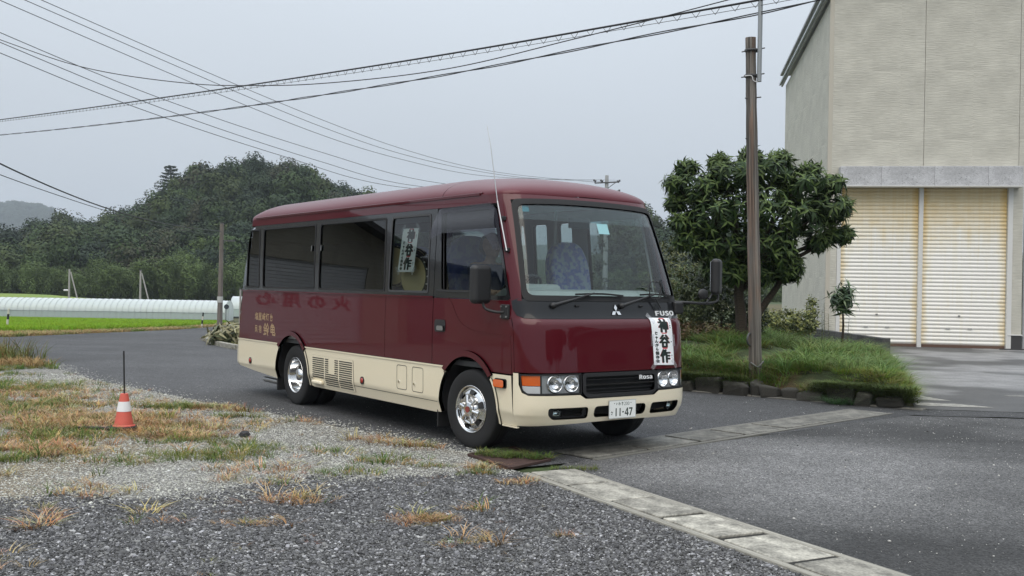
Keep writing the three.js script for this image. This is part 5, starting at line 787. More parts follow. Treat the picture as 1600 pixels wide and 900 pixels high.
// grass over the bank
{
  const g1 = blades(16, 0.16, 0.09, 0.0045, 1.3, 11), g2 = blades(12, 0.42, 0.07, 0.007, 1.5, 12), a = [], b = [];
  for (let i = 0; i < 17000; i++) {
    const x = rr(1.2, 7.9), z = -rr(13.7, 21.5); if (!inPoly(x, z, BANK)) continue; if (x < -z * 0.145) continue;
    const n = fbm(x * 1.3 + 5, z * 1.3, 4, 0, 141), m = fbm(x * 0.6, z * 0.6 + 4, 3, 0, 142), moss = sstep(3.9, 5.0, x + (n - 0.5)) * sstep(-17.5, -15.2, z);
    if (n < (moss < 0.3 ? 0.43 : 0.34)) continue;
    const y = bankY(x, z) - 0.01, c = [lerp(0.14, 0.21, moss) * rr(0.65, 1.35), lerp(0.21, 0.275, moss) * rr(0.65, 1.35), 0.034 * rr(0.8, 1.4)]; if (rnd() < 0.16) { c[0] = 0.28; c[1] = 0.22; c[2] = 0.10; }
    a.push([x, y, z, rr(0.6, 1.4), rr(0.22, 1.25) * (moss > 0.5 ? 0.7 : 1), rr(0.7, 1.3), rr(0, 6.28), 0, 0, ...c]);
    if (rnd() < 0.14 && m > 0.40) b.push([x, y, z, rr(0.7, 1.2), rr(0.5, 1.0), rr(0.7, 1.2), rr(0, 6.28), 0, 0, rr(0.12, 0.2), rr(0.2, 0.28), rr(0.05, 0.09)]);
  }
  for (const [x, z, n] of [[3.68, -15.1, 14], [5.2, -17, 26], [6.4, -19.4, 26], [5.0, -15.6, 10], [5.75, -18.2, 20], [4.55, -15.4, 8], [6.6, -17.7, 12]]) for (let i = 0; i < n; i++) { const X = x + rr(-0.4, 0.4), Z = z + rr(-0.3, 0.3); if (inPoly(X, Z, BANK)) b.push([X, bankY(X, Z) - 0.01, Z, rr(0.8, 1.3), rr(0.7, 1.3), rr(0.8, 1.3), rr(0, 6.28), 0, 0, rr(0.14, 0.22), rr(0.22, 0.3), rr(0.06, 0.1)]); }
  for (let i = 0; i < 34; i++) { const X = 4.62 + rr(-0.22, 0.22), Z = -14.05 + rr(-0.12, 0.12); b.push([X, 0.01, Z, rr(0.5, 0.9), rr(0.3, 0.6), rr(0.5, 0.9), rr(0, 6.28), 0, 0, 0.1, 0.2, 0.08]); }
  for (let i = 0; i < 2600; i++) { const q = rr(0, 6), X = 5.36 + bu[0] * q + bn[0] * -rr(-0.02, 0.1), Z = -13.62 + bu[1] * q + bn[1] * -rr(-0.02, 0.1); if (fbm(q * 1.7, 3, 3, 0, 144) < 0.36) continue; const c = rr(0.7, 1.3); a.push([X, rr(0.07, 0.26), Z, rr(0.6, 1.2), rr(0.3, 0.7), rr(0.7, 1.4), rr(0, 6.28), 0, 0, 0.11 * c, 0.15 * c, 0.04]); }
  scatter('bank_grass', g1, leafy(), a, 'short mossy green grass covering the bank', 'grass'); scatter('long_grass', g2, leafy(), b, 'long arching grass blades growing in tufts on the bank', 'grass');
}
// ---------------------------------------------------------------- trees, shrubs
const bark = mat(L(0.075, 0.06, 0.048), 0.95, { map: tex(256, 512, (u, v) => { const k = 0.55 + 0.5 * fbm(u * 16, v * 10, 4, 0, 151); return [k, k * 0.97, k * 0.92]; }), bumpMap: tConcB, bumpScale: 0.01 });
function leafG(len, wid, droop, fold = 0.25) { // pointed blade with a folded midrib
  const pos = [], idx = [], n = 5, wp = [0.12, 0.62, 1, 0.86, 0.45, 0];
  for (let i = 0; i <= n; i++) { const t = i / n, x = len * t, y = -droop * len * t * t, w = wid / 2 * wp[i]; pos.push(x, y, 0, x, y + w * fold, w, x, y + w * fold, -w); }
  for (let i = 0; i < n; i++) { const a = i * 3, b = a + 3; idx.push(a, a + 1, b + 1, a, b + 1, b, a, b, b + 2, a, b + 2, a + 2); }
  const g = new THREE.BufferGeometry(); g.setAttribute('position', new THREE.Float32BufferAttribute(pos, 3)); g.setIndex(idx); g.computeVertexNormals(); return g;
}
function limb(parent, pts, r0, r1, name = 'branch') { // tapered, slightly crooked limb
  const c = new THREE.CatmullRomCurve3(pts.map((p) => V(...p))), n = 14, g = []; for (let i = 0; i < n; i++) { const a = c.getPoint(i / n), b = c.getPoint((i + 1.08) / n > 1 ? 1 : (i + 1.08) / n); g.push(bar(a.toArray(), b.toArray(), lerp(r0, r1, i / n), lerp(r0, r1, (i + 1) / n), 9)); } return mesh(name, merge(g), bark, parent);
}
function rosettes(lobes, n) { // shoots on the outside of the crown's clumps: position and direction
  const out = []; let guard = 0;
  while (out.length < n && guard++ < n * 40) {
    let l = lobes[Math.floor(rnd() * lobes.length)]; if (l[3] < 0.25 && rnd() < 0.6) l = lobes[Math.floor(rnd() * lobes.length)]; const d = V(rr(-1, 1), rr(-0.75, 1), rr(-1, 1)); if (d.lengthSq() > 1 || d.lengthSq() < 0.05) continue; d.normalize();
    const k = rr(0.72, 1.05), p = V(l[0] + d.x * l[3] * k, l[1] + d.y * l[4] * k, l[2] + d.z * l[5] * k); let inside = 0; for (const q of lobes) if (((p.x - q[0]) / q[3]) ** 2 + ((p.y - q[1]) / q[4]) ** 2 + ((p.z - q[2]) / q[5]) ** 2 < 0.55) inside++;
    if (inside && rnd() < 0.75) continue; out.push([p, d.add(V(0, 0.55, 0)).normalize()]);
  }
  return out;
}
function leafTree(t, lobes, nRos, perRos, leaf, colours, m, nParts, camDir = V(0, 0, 1)) {
  const ros = rosettes(lobes, nRos), list = [];
  for (const [p, d] of ros) { const q = new THREE.Quaternion().setFromUnitVectors(V(0, 1, 0), d), tone = rr(0.7, 1.25); for (let i = 0; i < perRos; i++) { const young = i < perRos * 0.3, e = new THREE.Quaternion().setFromEuler(new THREE.Euler(rr(-0.5, 0.5), i * 2.4 + rr(-0.7, 0.7), young ? rr(0.3, 1.2) : rr(-0.85, 0.4), 'YZX')); const s = (young ? 0.75 : 1) * rr(0.75, 1.15), c = colours[young ? 1 : 0], k = tone * rr(0.8, 1.2); list.push({ p: p.clone().addScaledVector(d, young ? 0.02 : -0.02 * rnd()), q: q.clone().multiply(e), s, c: [c[0] * k, c[1] * k, c[2] * k] }); } }
  list.sort((a, b) => b.p.dot(camDir) + b.p.y * 0.2 - a.p.dot(camDir) - a.p.y * 0.2);
  const tones = [0.75, 1, 1.25].map((k) => colours.map((c) => { const x = m.clone(); x.color = L(c[0] * k, c[1] * k, c[2] * k); return x; }));
  list.slice(0, nParts).forEach((l) => { const o = mesh('leaf', leaf, tones[Math.floor(rnd() * 3)][l.s < 0.8 ? 1 : 0], t); o.position.copy(l.p); o.quaternion.copy(l.q); o.scale.setScalar(l.s); });
  const rest = list.slice(nParts), im = new THREE.InstancedMesh(leaf, m, rest.length), M = new THREE.Matrix4(), C = new THREE.Color(); rest.forEach((l, i) => { M.compose(l.p, l.q, V(l.s, l.s, l.s)); im.setMatrixAt(i, M); im.setColorAt(i, C.setRGB(...l.c)); }); im.name = 'foliage'; shadows(im); t.add(im); im.userData.kind = 'stuff';
}
{ // loquat beside the wooden pole
  const t = thing('loquat_tree', 'broad evergreen tree with large drooping leaves behind the wooden pole', 'tree', [4.15, 0.55, -18.5]);
  const s = 0.01158, Lb = (u, v, rx, ry, dz = 0, rz = 0.9) => [(u - 1160) * s, (457 - v) * s + 0.99, dz, rx * s, ry * s, rz];
  const lobes = [Lb(1088, 300, 44, 26), Lb(1135, 282, 38, 26, 0.2), Lb(1195, 272, 54, 24, -0.1), Lb(1250, 296, 42, 24, 0.1), Lb(1284, 330, 30, 28, 0.2, 0.6), Lb(1106, 345, 38, 30, 0.3), Lb(1168, 335, 52, 42, 0.3, 1.0), Lb(1232, 345, 46, 34, 0.3, 0.9), Lb(1122, 390, 48, 26, 0.1, 0.8), Lb(1078, 375, 28, 16, -0.2, 0.6), Lb(1195, 390, 42, 32, 0.3, 0.8), Lb(1222, 420, 22, 22, 0.3, 0.45), Lb(1300, 368, 18, 11, 0.1, 0.3), Lb(1135, 425, 36, 20, 0.0, 0.6), Lb(1182, 425, 26, 24, 0.1, 0.5),
    Lb(1050, 292, 13, 10, 0.1, 0.25), Lb(1054, 322, 12, 10, 0, 0.25), Lb(1072, 268, 16, 9, 0, 0.3), Lb(1120, 258, 15, 9, 0.1, 0.3), Lb(1165, 250, 14, 9, 0.2, 0.3), Lb(1216, 250, 18, 8, 0, 0.3), Lb(1262, 270, 12, 10, 0.1, 0.3), Lb(1298, 288, 14, 10, 0.1, 0.3), Lb(1314, 322, 10, 12, 0.1, 0.25), Lb(1316, 366, 9, 8, 0.1, 0.2), Lb(1270, 380, 14, 9, 0.2, 0.3), Lb(1060, 352, 12, 9, 0.2, 0.25)];
  limb(t, [[0.03, -0.1, 0], [0.0, 0.5, 0], [-0.06, 1.0, 0.05], [0.02, 1.6, 0]], 0.12, 0.07, 'trunk');
  limb(t, [[0.05, 0.0, 0.05], [0.3, 0.6, 0.1], [0.62, 1.1, 0.15], [0.8, 1.5, 0.2], [1.2, 1.75, 0.2]], 0.08, 0.03); for (const l of lobes) limb(t, [[0, 1.0, 0], [l[0] * 0.4, lerp(1.0, l[1], 0.55), l[2] * 0.5], [l[0], l[1], l[2]]], 0.045, 0.012);
  leafTree(t, lobes, 1500, 10, leafG(0.19, 0.05, 0.7), [[0.024, 0.050, 0.013], [0.08, 0.122, 0.03]], phy(L(1, 1, 1), 0.55, { transmission: 0.15, thickness: 0, specularIntensity: 0.45 }), 300);
}
{ // sapling
  const t = thing('loquat_sapling', 'small sapling with a tuft of long leaves in front of the roller shutter', 'sapling', [6.6, 0.55, -20.4]);
  limb(t, [[0, -0.1, 0], [0.02, 0.35, 0], [-0.01, 0.85, 0]], 0.028, 0.014, 'trunk'); leafTree(t, [[0, 0.80, 0, 0.2, 0.26, 0.2], [0.04, 1.02, 0, 0.14, 0.14, 0.14], [-0.1, 0.85, 0.05, 0.18, 0.14, 0.15]], 26, 9, leafG(0.22, 0.045, 0.9), [[0.035, 0.075, 0.025], [0.10, 0.15, 0.06]], phy(L(1, 1, 1), 0.4, { transmission: 0.12, thickness: 0 }), 180);
}
function shrub(name, label, [x, y, z], lobes, n, leaf, colours, trunkPts, per = 7) { const t = thing(name, label, name.includes('tree') ? 'tree' : 'shrub', [x, y, z]); if (trunkPts) limb(t, trunkPts, 0.045, 0.02, 'trunk'); else limb(t, [[0, -0.05, 0], [0.02, lobes[0][1], 0]], 0.03, 0.012, 'stem'); leafTree(t, lobes, n, per, leaf, colours, phy(L(1, 1, 1), 0.5, { transmission: 0.2, thickness: 0 }), 0); return t; }
const smallLeaf = leafG(0.09, 0.035, 0.3), finLeaf = leafG(0.11, 0.018, 0.3);
shrub('camellia_shrub', 'dense olive green shrub between the bus and the wooden pole', [3.55, 0.6, -20.2], [[-0.1, 1.35, 0, 0.75, 0.65, 0.6], [-0.5, 0.85, 0.1, 0.5, 0.6, 0.5], [0.35, 0.9, 0.1, 0.55, 0.5, 0.5], [-0.25, 0.4, 0.2, 0.6, 0.35, 0.4]], 900, smallLeaf, [[0.07, 0.09, 0.022], [0.17, 0.18, 0.05]], [[0.35, -0.1, 0.2], [0.32, 0.4, 0.2], [0.2, 1.2, 0]]);
shrub('camellia_shrub', 'dark green bush behind the olive shrub', [4.9, 0.5, -22.4], [[0, 0.9, 0, 0.7, 1.0, 0.6], [-1.2, 1.1, 0, 0.9, 1.1, 0.6], [-2.4, 1.3, 0, 0.9, 1.3, 0.6]], 900, smallLeaf, [[0.03, 0.05, 0.016], [0.06, 0.09, 0.03]]);
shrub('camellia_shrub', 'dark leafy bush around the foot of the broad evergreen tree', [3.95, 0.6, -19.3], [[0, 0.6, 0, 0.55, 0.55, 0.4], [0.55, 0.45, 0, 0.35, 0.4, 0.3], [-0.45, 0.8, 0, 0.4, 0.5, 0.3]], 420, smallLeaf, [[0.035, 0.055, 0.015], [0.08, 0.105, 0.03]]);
shrub('clipped_shrub', 'low yellow green shrub in front of the warehouse side wall', [5.85, 0.55, -22.0], [[0, 0.32, 0, 0.42, 0.3, 0.35], [0.35, 0.3, 0.1, 0.35, 0.26, 0.3], [-0.3, 0.3, 0, 0.35, 0.32, 0.3], [0.6, 0.5, 0, 0.15, 0.4, 0.15]], 460, smallLeaf, [[0.11, 0.14, 0.03], [0.24, 0.25, 0.06]]);
shrub('garden_shrub', 'tangled low shrub with dry twigs behind the bus corner', [3.0, 0.55, -18.9], [[0, 0.22, 0, 0.5, 0.22, 0.3], [0.7, 0.2, 0.1, 0.4, 0.2, 0.3]], 160, smallLeaf, [[0.12, 0.07, 0.03], [0.16, 0.13, 0.05]]);
{ // tall weeds by the block wall: single stems
  const spots = [[6.0, -20.9, 0.85], [6.15, -21.1, 1.05], [6.32, -20.8, 0.75], [6.45, -21.0, 0.9], [6.6, -21.2, 0.7], [5.85, -21.2, 0.7], [6.9, -21.0, 0.6], [6.22, -20.5, 0.55]];
  spots.forEach(([x, z, h], i) => { const t = thing('tall_weed', `upright leafy weed stem by the block wall, ${['second from the left', 'third from the left', 'fifth from the left', 'sixth from the left', 'second from the right', 'leftmost', 'rightmost', 'fourth from the left'][i]}`, 'weed', [x, bankY(x, z), z], i, 'tall weeds by the block wall'); mesh('stem', bar([0, -0.05, 0], [0.03, h, 0.02], 0.007, 0.003, 5), mat(L(0.1, 0.1, 0.04), 0.8), t); const g = []; for (let k = 0; k < 34; k++) { const y = h * (0.25 + 0.75 * k / 34), l = leafG(0.15 * (1.15 - y / h * 0.6), 0.022, 0.5); l.rotateZ(0.45).rotateY(k * 2.4).translate(0.03 * y / h, y, 0.02 * y / h); g.push(l); } const o = mesh('leaves', merge(g), mat(L(0.075, 0.11, 0.035), 0.7), t); o.userData.kind = 'stuff'; });
}
// ---------------------------------------------------------------- wooden pole, cone
{
  const t = thing('wooden_pole', 'weathered wooden utility pole with a steel pipe strapped to its top', 'pole', [3.66, 0.2, -15.28]);
  const wt = tex(256, 1024, (u, v) => { const a = fbm(u * 26, v * 5, 5, 0, 161), b = fbm(u * 60, v * 16, 3, 0, 162), c = fbm(u * 4, v * 7, 3, 0, 163), k = 0.25 + 0.75 * a * (0.7 + 0.5 * b), r = sstep(0.45, 0.7, c); return [k * lerp(0.92, 1.0, r), k * lerp(0.90, 0.88, r), k * lerp(0.87, 0.80, r)]; }), wb = tex(256, 1024, (u, v) => { const a = fbm(u * 30, v * 4, 5, 0, 161), k = a < 0.4 ? a * 0.6 : a; return [k, k, k]; }, false);
  const prof = []; for (let i = 0; i <= 30; i++) prof.push(new THREE.Vector2(lerp(0.098, 0.074, i / 30) + rr(-0.003, 0.003), i / 30 * 5.12)); prof.push(new THREE.Vector2(0.001, 5.125));
  const g = new THREE.LatheGeometry(prof, 24), p = g.attributes.position; for (let i = 0; i < p.count; i++) { const a = Math.atan2(p.getZ(i), p.getX(i)), k = 1 + 0.05 * Math.sin(a * 3 + p.getY(i)) + 0.03 * Math.sin(a * 7 + 2); p.setX(i, p.getX(i) * k - 0.16 * p.getY(i) / 5.12); p.setZ(i, p.getZ(i) * k); } g.computeVertexNormals();
  const shaft = mesh('shaft', g, mat(L(0.50, 0.475, 0.45), 0.9, { map: wt, bumpMap: wb, bumpScale: 0.03 }), t); shaft.userData.label = 'cracked grey brown timber shaft';
  const galv = mat(L(0.30, 0.32, 0.33), 0.5, { metalness: 0.4 }), iron = mat(L(0.06, 0.06, 0.06), 0.6);
  mesh('steel_pipe', bar([-0.045, 4.45, 0.09], [-0.045, 7.4, 0.09], 0.034, 0.034, 14), galv, t);
  for (const y of [4.55, 4.93]) { const k = part('strap', t); mesh('band', new THREE.TorusGeometry(0.095, 0.012, 8, 24).rotateX(Math.PI / 2).scale(1, 1.6, 1).translate(-0.145, y, 0), iron, k); mesh('bolt', bar([-0.30, y - 0.03, 0.03], [0.03, y + 0.02, 0.1], 0.009), iron, k); }
  mesh('wire_hook', tube([[-0.26, 4.53, 0.09], [-0.16, 4.53, 0.1], [-0.13, 4.46, 0.1], [-0.07, 4.44, 0.1]], 0.008, 6), mat(L(0.6, 0.6, 0.6), 0.4), t); for (const [y, s] of [[4.2, -1], [4.22, 1], [3.6, -1], [2.8, 1]]) mesh('peg', bar([-0.14 * y / 5 , y, 0.02], [-0.14 * y / 5 + s * 0.12, y + 0.01, 0.04], 0.009), iron, t);
  mesh('wire_coil', new THREE.TorusGeometry(0.09, 0.016, 8, 24).rotateY(0.9).translate(-0.10, 0.62, 0.05), iron, t); mesh('base_wrap', tube([[-0.1, 0.28, 0.1], [0, 0.22, 0.13], [0.1, 0.3, 0.08]], 0.012, 6), mat(L(0.12, 0.12, 0.12), 0.5), t);
}
{
  const t = thing('traffic_cone', 'small faded red traffic cone with a white band and a black rod', 'cone', [-3.95, 0.01, -10.47], 0.4), red = mat(L(0.62, 0.12, 0.085), 0.55), wh = mat(L(0.78, 0.78, 0.79), 0.45), bk = mat(L(0.015, 0.015, 0.015), 0.8);
  const r = (y) => lerp(0.098, 0.038, (y - 0.02) / 0.345), lat = (y0, y1, o) => new THREE.LatheGeometry([[r(y0) + o, y0], [r(y1) + o, y1]].map((p) => new THREE.Vector2(...p)), 32);
  mesh('base', rbox(0.24, 0.035, 0.24, 0.012, 0, 0.0175, 0), bk, t); mesh('skirt', new THREE.LatheGeometry([[0.112, 0.03], [0.112, 0.042], [0.1, 0.05]].map((p) => new THREE.Vector2(...p)), 32), red, t);
  mesh('cone_body', merge([lat(0.035, 0.365, 0), new THREE.CircleGeometry(0.038, 24).rotateX(-Math.PI / 2).translate(0, 0.365, 0)]), red, t); mesh('white_band', lat(0.185, 0.285, 0.003), wh, t); mesh('rod', bar([0, 0.36, 0], [-0.012, 0.80, 0], 0.008, 0.008, 10), bk, t);
  tag(mesh('stone_block', (() => { const g = new THREE.DodecahedronGeometry(0.05, 0).scale(1.2, 0.8, 1).translate(-2.62, 0.03, -10.12); return g; })(), mat(L(0.04, 0.04, 0.042), 0.9)), 'single dark stone lying on the gravel right of the cone', 'stone');
  tag(mesh('flat_black_strip', rbox(0.42, 0.03, 0.07, 0.012, -4.18, 0.03, -10.36), bk), 'flat black strip lying beside the traffic cone', 'rubber strip');  // thin flat black bar laid left of the cone base
}
// ---------------------------------------------------------------- rice paddy, greenhouses, far poles
const PADDY = [[-62, -46], [-30, -42.5], [-19.6, -40.2], [-18.6, -43], [-18.7, -50], [-19.1, -58], [-20.4, -70], [-23.5, -84.5], [-44, -82.6], [-80, -79]];
sheet('rice_paddy', PADDY, 0.02, mat(L(0.17, 0.28, 0.02), 0.95, { map: rep(tSoil, 0.5) }), 3);
{
  const g = blades(14, 0.34, 0.16, 0.011, 0.7, 21), l = [], d = [];
  for (let i = 0; i < 60000 && l.length < 16000; i++) { const z = -rr(39, 85), x = rr(-50, -17); if (!inPoly(x, z, PADDY) || x < z * 0.56) continue; const n = fbm(x * 0.3, z * 0.3, 3, 0, 171); l.push([x, ht(x, z) + 0.02, z, 1.2, rr(0.8, 1.1), 1.2, rr(0, 6.28), 0, 0, 0.20 * rr(0.8, 1.2) * (0.8 + 0.4 * n), 0.33 * rr(0.85, 1.15) * (0.8 + 0.4 * n), 0.018]); }
  scatter('rice_plants', g, leafy(), l, 'bright green rice filling the paddy beyond the road', 'rice');
  const g2 = blades(14, 0.22, 0.2, 0.01, 1.2, 22);
  const VERGE = [[-44, -50.4], [-24, -37.3], [-17.7, -33.4], [-17.1, -35], [-17.3, -42], [-17.3, -47.1], [-17.5, -53.4], [-18.4, -60.7], [-19.8, -72], [-22.6, -86], [-24, -86], [-20.9, -70], [-19.4, -58], [-19, -50], [-18.9, -43], [-20.2, -40.4], [-30, -43], [-60, -47]];
  for (let i = 0; i < 26000; i++) { const z = -rr(33, 80), x = rr(-42, -16.8); if (!inPoly(x, z, VERGE) || x < z * 0.56) continue; const n = fbm(x * 0.5, z * 0.5, 4, 0, 172), dry = n > 0.42; d.push([x, ht(x, z) - 0.01, z, rr(0.7, 1.3), rr(0.5, 1.2), rr(0.7, 1.3), rr(0, 6.28), 0, 0, ...(dry ? [0.34 * rr(0.7, 1.2), 0.26 * rr(0.7, 1.2), 0.11] : [0.16, 0.2, 0.05])]); }
  for (let i = 0; i < 5200; i++) { const z = -rr(17.5, 31), x = rr(-17, -7.2), e = inPoly(x, z, GRAVEL); if (!e || x < z * 0.56) continue; const n = fbm(x * 0.7, z * 0.7, 4, 0, 173); d.push([x, ht(x, z), z, rr(0.5, 1), rr(0.4, 1.1), rr(0.5, 1), rr(0, 6.28), 0, 0, ...(n > 0.5 ? [0.33, 0.22, 0.1] : [0.17, 0.2, 0.06])]); }
  for (let i = 0; i < 900; i++) { const z = -rr(36.6, 44), x = rr(-12.6, -8); if (inPoly(x, z, ROAD)) continue; d.push([x, ht(x, z) - 0.01, z, 1, rr(0.5, 1.2), 1, rr(0, 6.28), 0, 0, 0.2, 0.21, 0.07]); }
  for (let i = 0; i < 1600; i++) { const z = -rr(26, 37), x = rr(-11.5, -5.6); if (inPoly(x, z, ROAD) || x > -5.2) continue; d.push([x, ht(x, z) - 0.01, z, 1, rr(0.5, 1.1), 1, rr(0, 6.28), 0, 0, 0.22 * rr(0.7, 1.2), 0.2 * rr(0.8, 1.1), 0.08]); }
  scatter('verge_grass', g2, leafy({ transmission: 0.15 }), d, 'straw coloured and green grass along the road verges', 'grass');
}
{ // tall weeds at the left edge of the road
  const l = [], g = blades(10, 0.75, 0.12, 0.008, 0.6, 23); for (let i = 0; i < 70; i++) { const x = -9.6 + rr(-0.8, 0.5), z = -19.2 + rr(-1, 1.2); l.push([x, ht(x, z), z, 1, rr(0.4, 1), 1, rr(0, 6.28), 0, 0, rr(0.12, 0.3), rr(0.15, 0.22), 0.06]); } scatter('roadside_weeds', g, leafy(), l, 'tall thin weeds at the left edge of the road', 'weeds');
}
{ // island kerb and frond heap behind the bus
  const t = thing('island_kerb', 'curved concrete kerb around the planted corner behind the bus', 'kerb', [0, 0, 0]), pts = [[-12.7, -44.8], [-11.6, -40], [-11.0, -37.2], [-9.9, -33.4], [-8.6, -30], [-7.33, -27.24], [-4.9, -23.2]];
  const c = new THREE.CatmullRomCurve3(pts.map(([x, z]) => V(x, 0, z)), false, 'centripetal'), n = 34; for (let i = 0; i < n; i++) { const a = c.getPointAt(i / n), b = c.getPointAt((i + 0.97) / n); a.y = ht(a.x, a.z) + 0.05; b.y = ht(b.x, b.z) + 0.05; mesh('kerb_stone', beam(a.toArray(), b.toArray(), 0.16, 0.16), mConc, t); }
  const f = shrub('palm_shrub', 'heap of drooping pale green fronds at the road corner behind the bus', [-8.4, ht(-8.4, -30.4), -30.4], [[0, 0.3, 0, 0.6, 0.25, 0.6], [0.8, 0.4, 0.2, 0.6, 0.3, 0.5], [1.6, 0.5, 0.2, 0.7, 0.35, 0.6]], 120, leafG(0.45, 0.1, 0.9), [[0.12, 0.14, 0.06], [0.24, 0.22, 0.11]], null, 8);
}
function greenhouse(label, a, b, y, w, h, hoops) { // tunnel from a to b (plan), with hoops under a milky film
  const len = Math.hypot(b[0] - a[0], b[1] - a[1]), t = thing('greenhouse', label, 'greenhouse', [a[0], y, a[1]], Math.atan2(-(b[1] - a[1]), b[0] - a[0]), 'plastic tunnels beyond the paddy');
  const prof = []; for (let i = 0; i <= 16; i++) { const s = i / 16; if (s < 0.15) prof.push([w / 2, s / 0.15 * h * 0.45]); else if (s > 0.85) prof.push([-w / 2, (1 - s) / 0.15 * h * 0.45]); else { const q = (s - 0.15) / 0.7 * Math.PI; prof.push([w / 2 * Math.cos(q), h * 0.45 + h * 0.55 * Math.sin(q)]); } }
  const film = phy(L(0.74, 0.80, 0.80), 0.45, { transmission: 0.5, thickness: 0 }), film2 = phy(L(0.62, 0.72, 0.69), 0.4, { transmission: 0.45, thickness: 0 });
  const strip = (lo, hi, m, name) => { const pos = [], idx = [], n = hoops * 3; for (let i = 0; i <= n; i++) { const sag = 0.007 * Math.abs(Math.sin(i / 3 * Math.PI)); prof.slice(lo, hi).forEach(([z, q]) => pos.push(i / n * len, q * (1 - sag * 0.6), z * (1 - sag))); } const k = hi - lo; for (let i = 0; i < n; i++) for (let j = 0; j < k - 1; j++) { const p = i * k + j; idx.push(p, p + 1, p + k, p + 1, p + k + 1, p + k); } const g = new THREE.BufferGeometry(); g.setAttribute('position', new THREE.Float32BufferAttribute(pos, 3)); g.setIndex(idx); g.computeVertexNormals(); mesh(name, g, m, t); };
  strip(2, 15, film, 'roof_film'); strip(0, 3, film2, 'side_film'); strip(14, 17, film2, 'side_film');
  const hm = mat(L(0.42, 0.45, 0.45), 0.5), hg = tube(prof.map(([z, q]) => [0, q * 1.004 + 0.01, z * 1.006]), 0.014, 5, 26); for (let i = 0; i <= hoops; i++) { const o = mesh('hoop', hg, hm, t); o.position.x = i / hoops * len; }
  for (const s of [1, -1]) { mesh('side_rail', bar([0, h * 0.42, s * w / 2 * 1.01], [len, h * 0.42, s * w / 2 * 1.01], 0.02), mat(L(0.25, 0.3, 0.28), 0.6), t); mesh('ground_board', box(len, 0.18, 0.04, len / 2, 0.09, s * w / 2 * 1.02), mat(L(0.03, 0.035, 0.03), 0.8), t); }
  for (const x of [0, len]) { const s = new THREE.Shape(prof.map(([z, q]) => new THREE.Vector2(z, q))); mesh('end_film', new THREE.ShapeGeometry(s).rotateY(Math.PI / 2).translate(x, 0, 0), film, t); }
  mesh('door', box(0.04, h * 0.75, 0.9, len + 0.03, h * 0.375, 0), mat(L(0.6, 0.64, 0.65), 0.4), t);
}
greenhouse('long white plastic greenhouse tunnel behind the rice paddy', [-58, -88.4], [-25.4, -92.0], -2.0, 4.6, 1.82, 64);
greenhouse('shorter white greenhouse tunnel half hidden by the bus', [-27.5, -101], [-14, -103], -2.0, 4.6, 2.1, 16);
{ // grass dike behind
  const g = patch((x, z) => V(x, -2 + (1.25 + 0.45 * sstep(-75, -62, x) * sstep(-48, -56, x)) * Math.max(0, Math.sin(Math.PI * clamp((-z - 112) / 14))) ** 0.7, z), [[-74, -112.1], [40, -112.1], [40, -125.9], [-74, -125.9]], [], { hu: 3, hv: 1, out: V(0, 1, 0) }); colourBy(g, (x, z) => { const n = fbm(x * 0.2, z * 0.4, 4, 0, 175); return [0.12 + 0.1 * n, 0.2 + 0.06 * n, 0.045]; }); struct(mesh('grass_dike', g, mat(L(1, 1, 1), 0.95, { vertexColors: true })));
}
const concM = mat(L(0.34, 0.33, 0.31), 0.85), ironM = mat(L(0.08, 0.08, 0.085), 0.6);
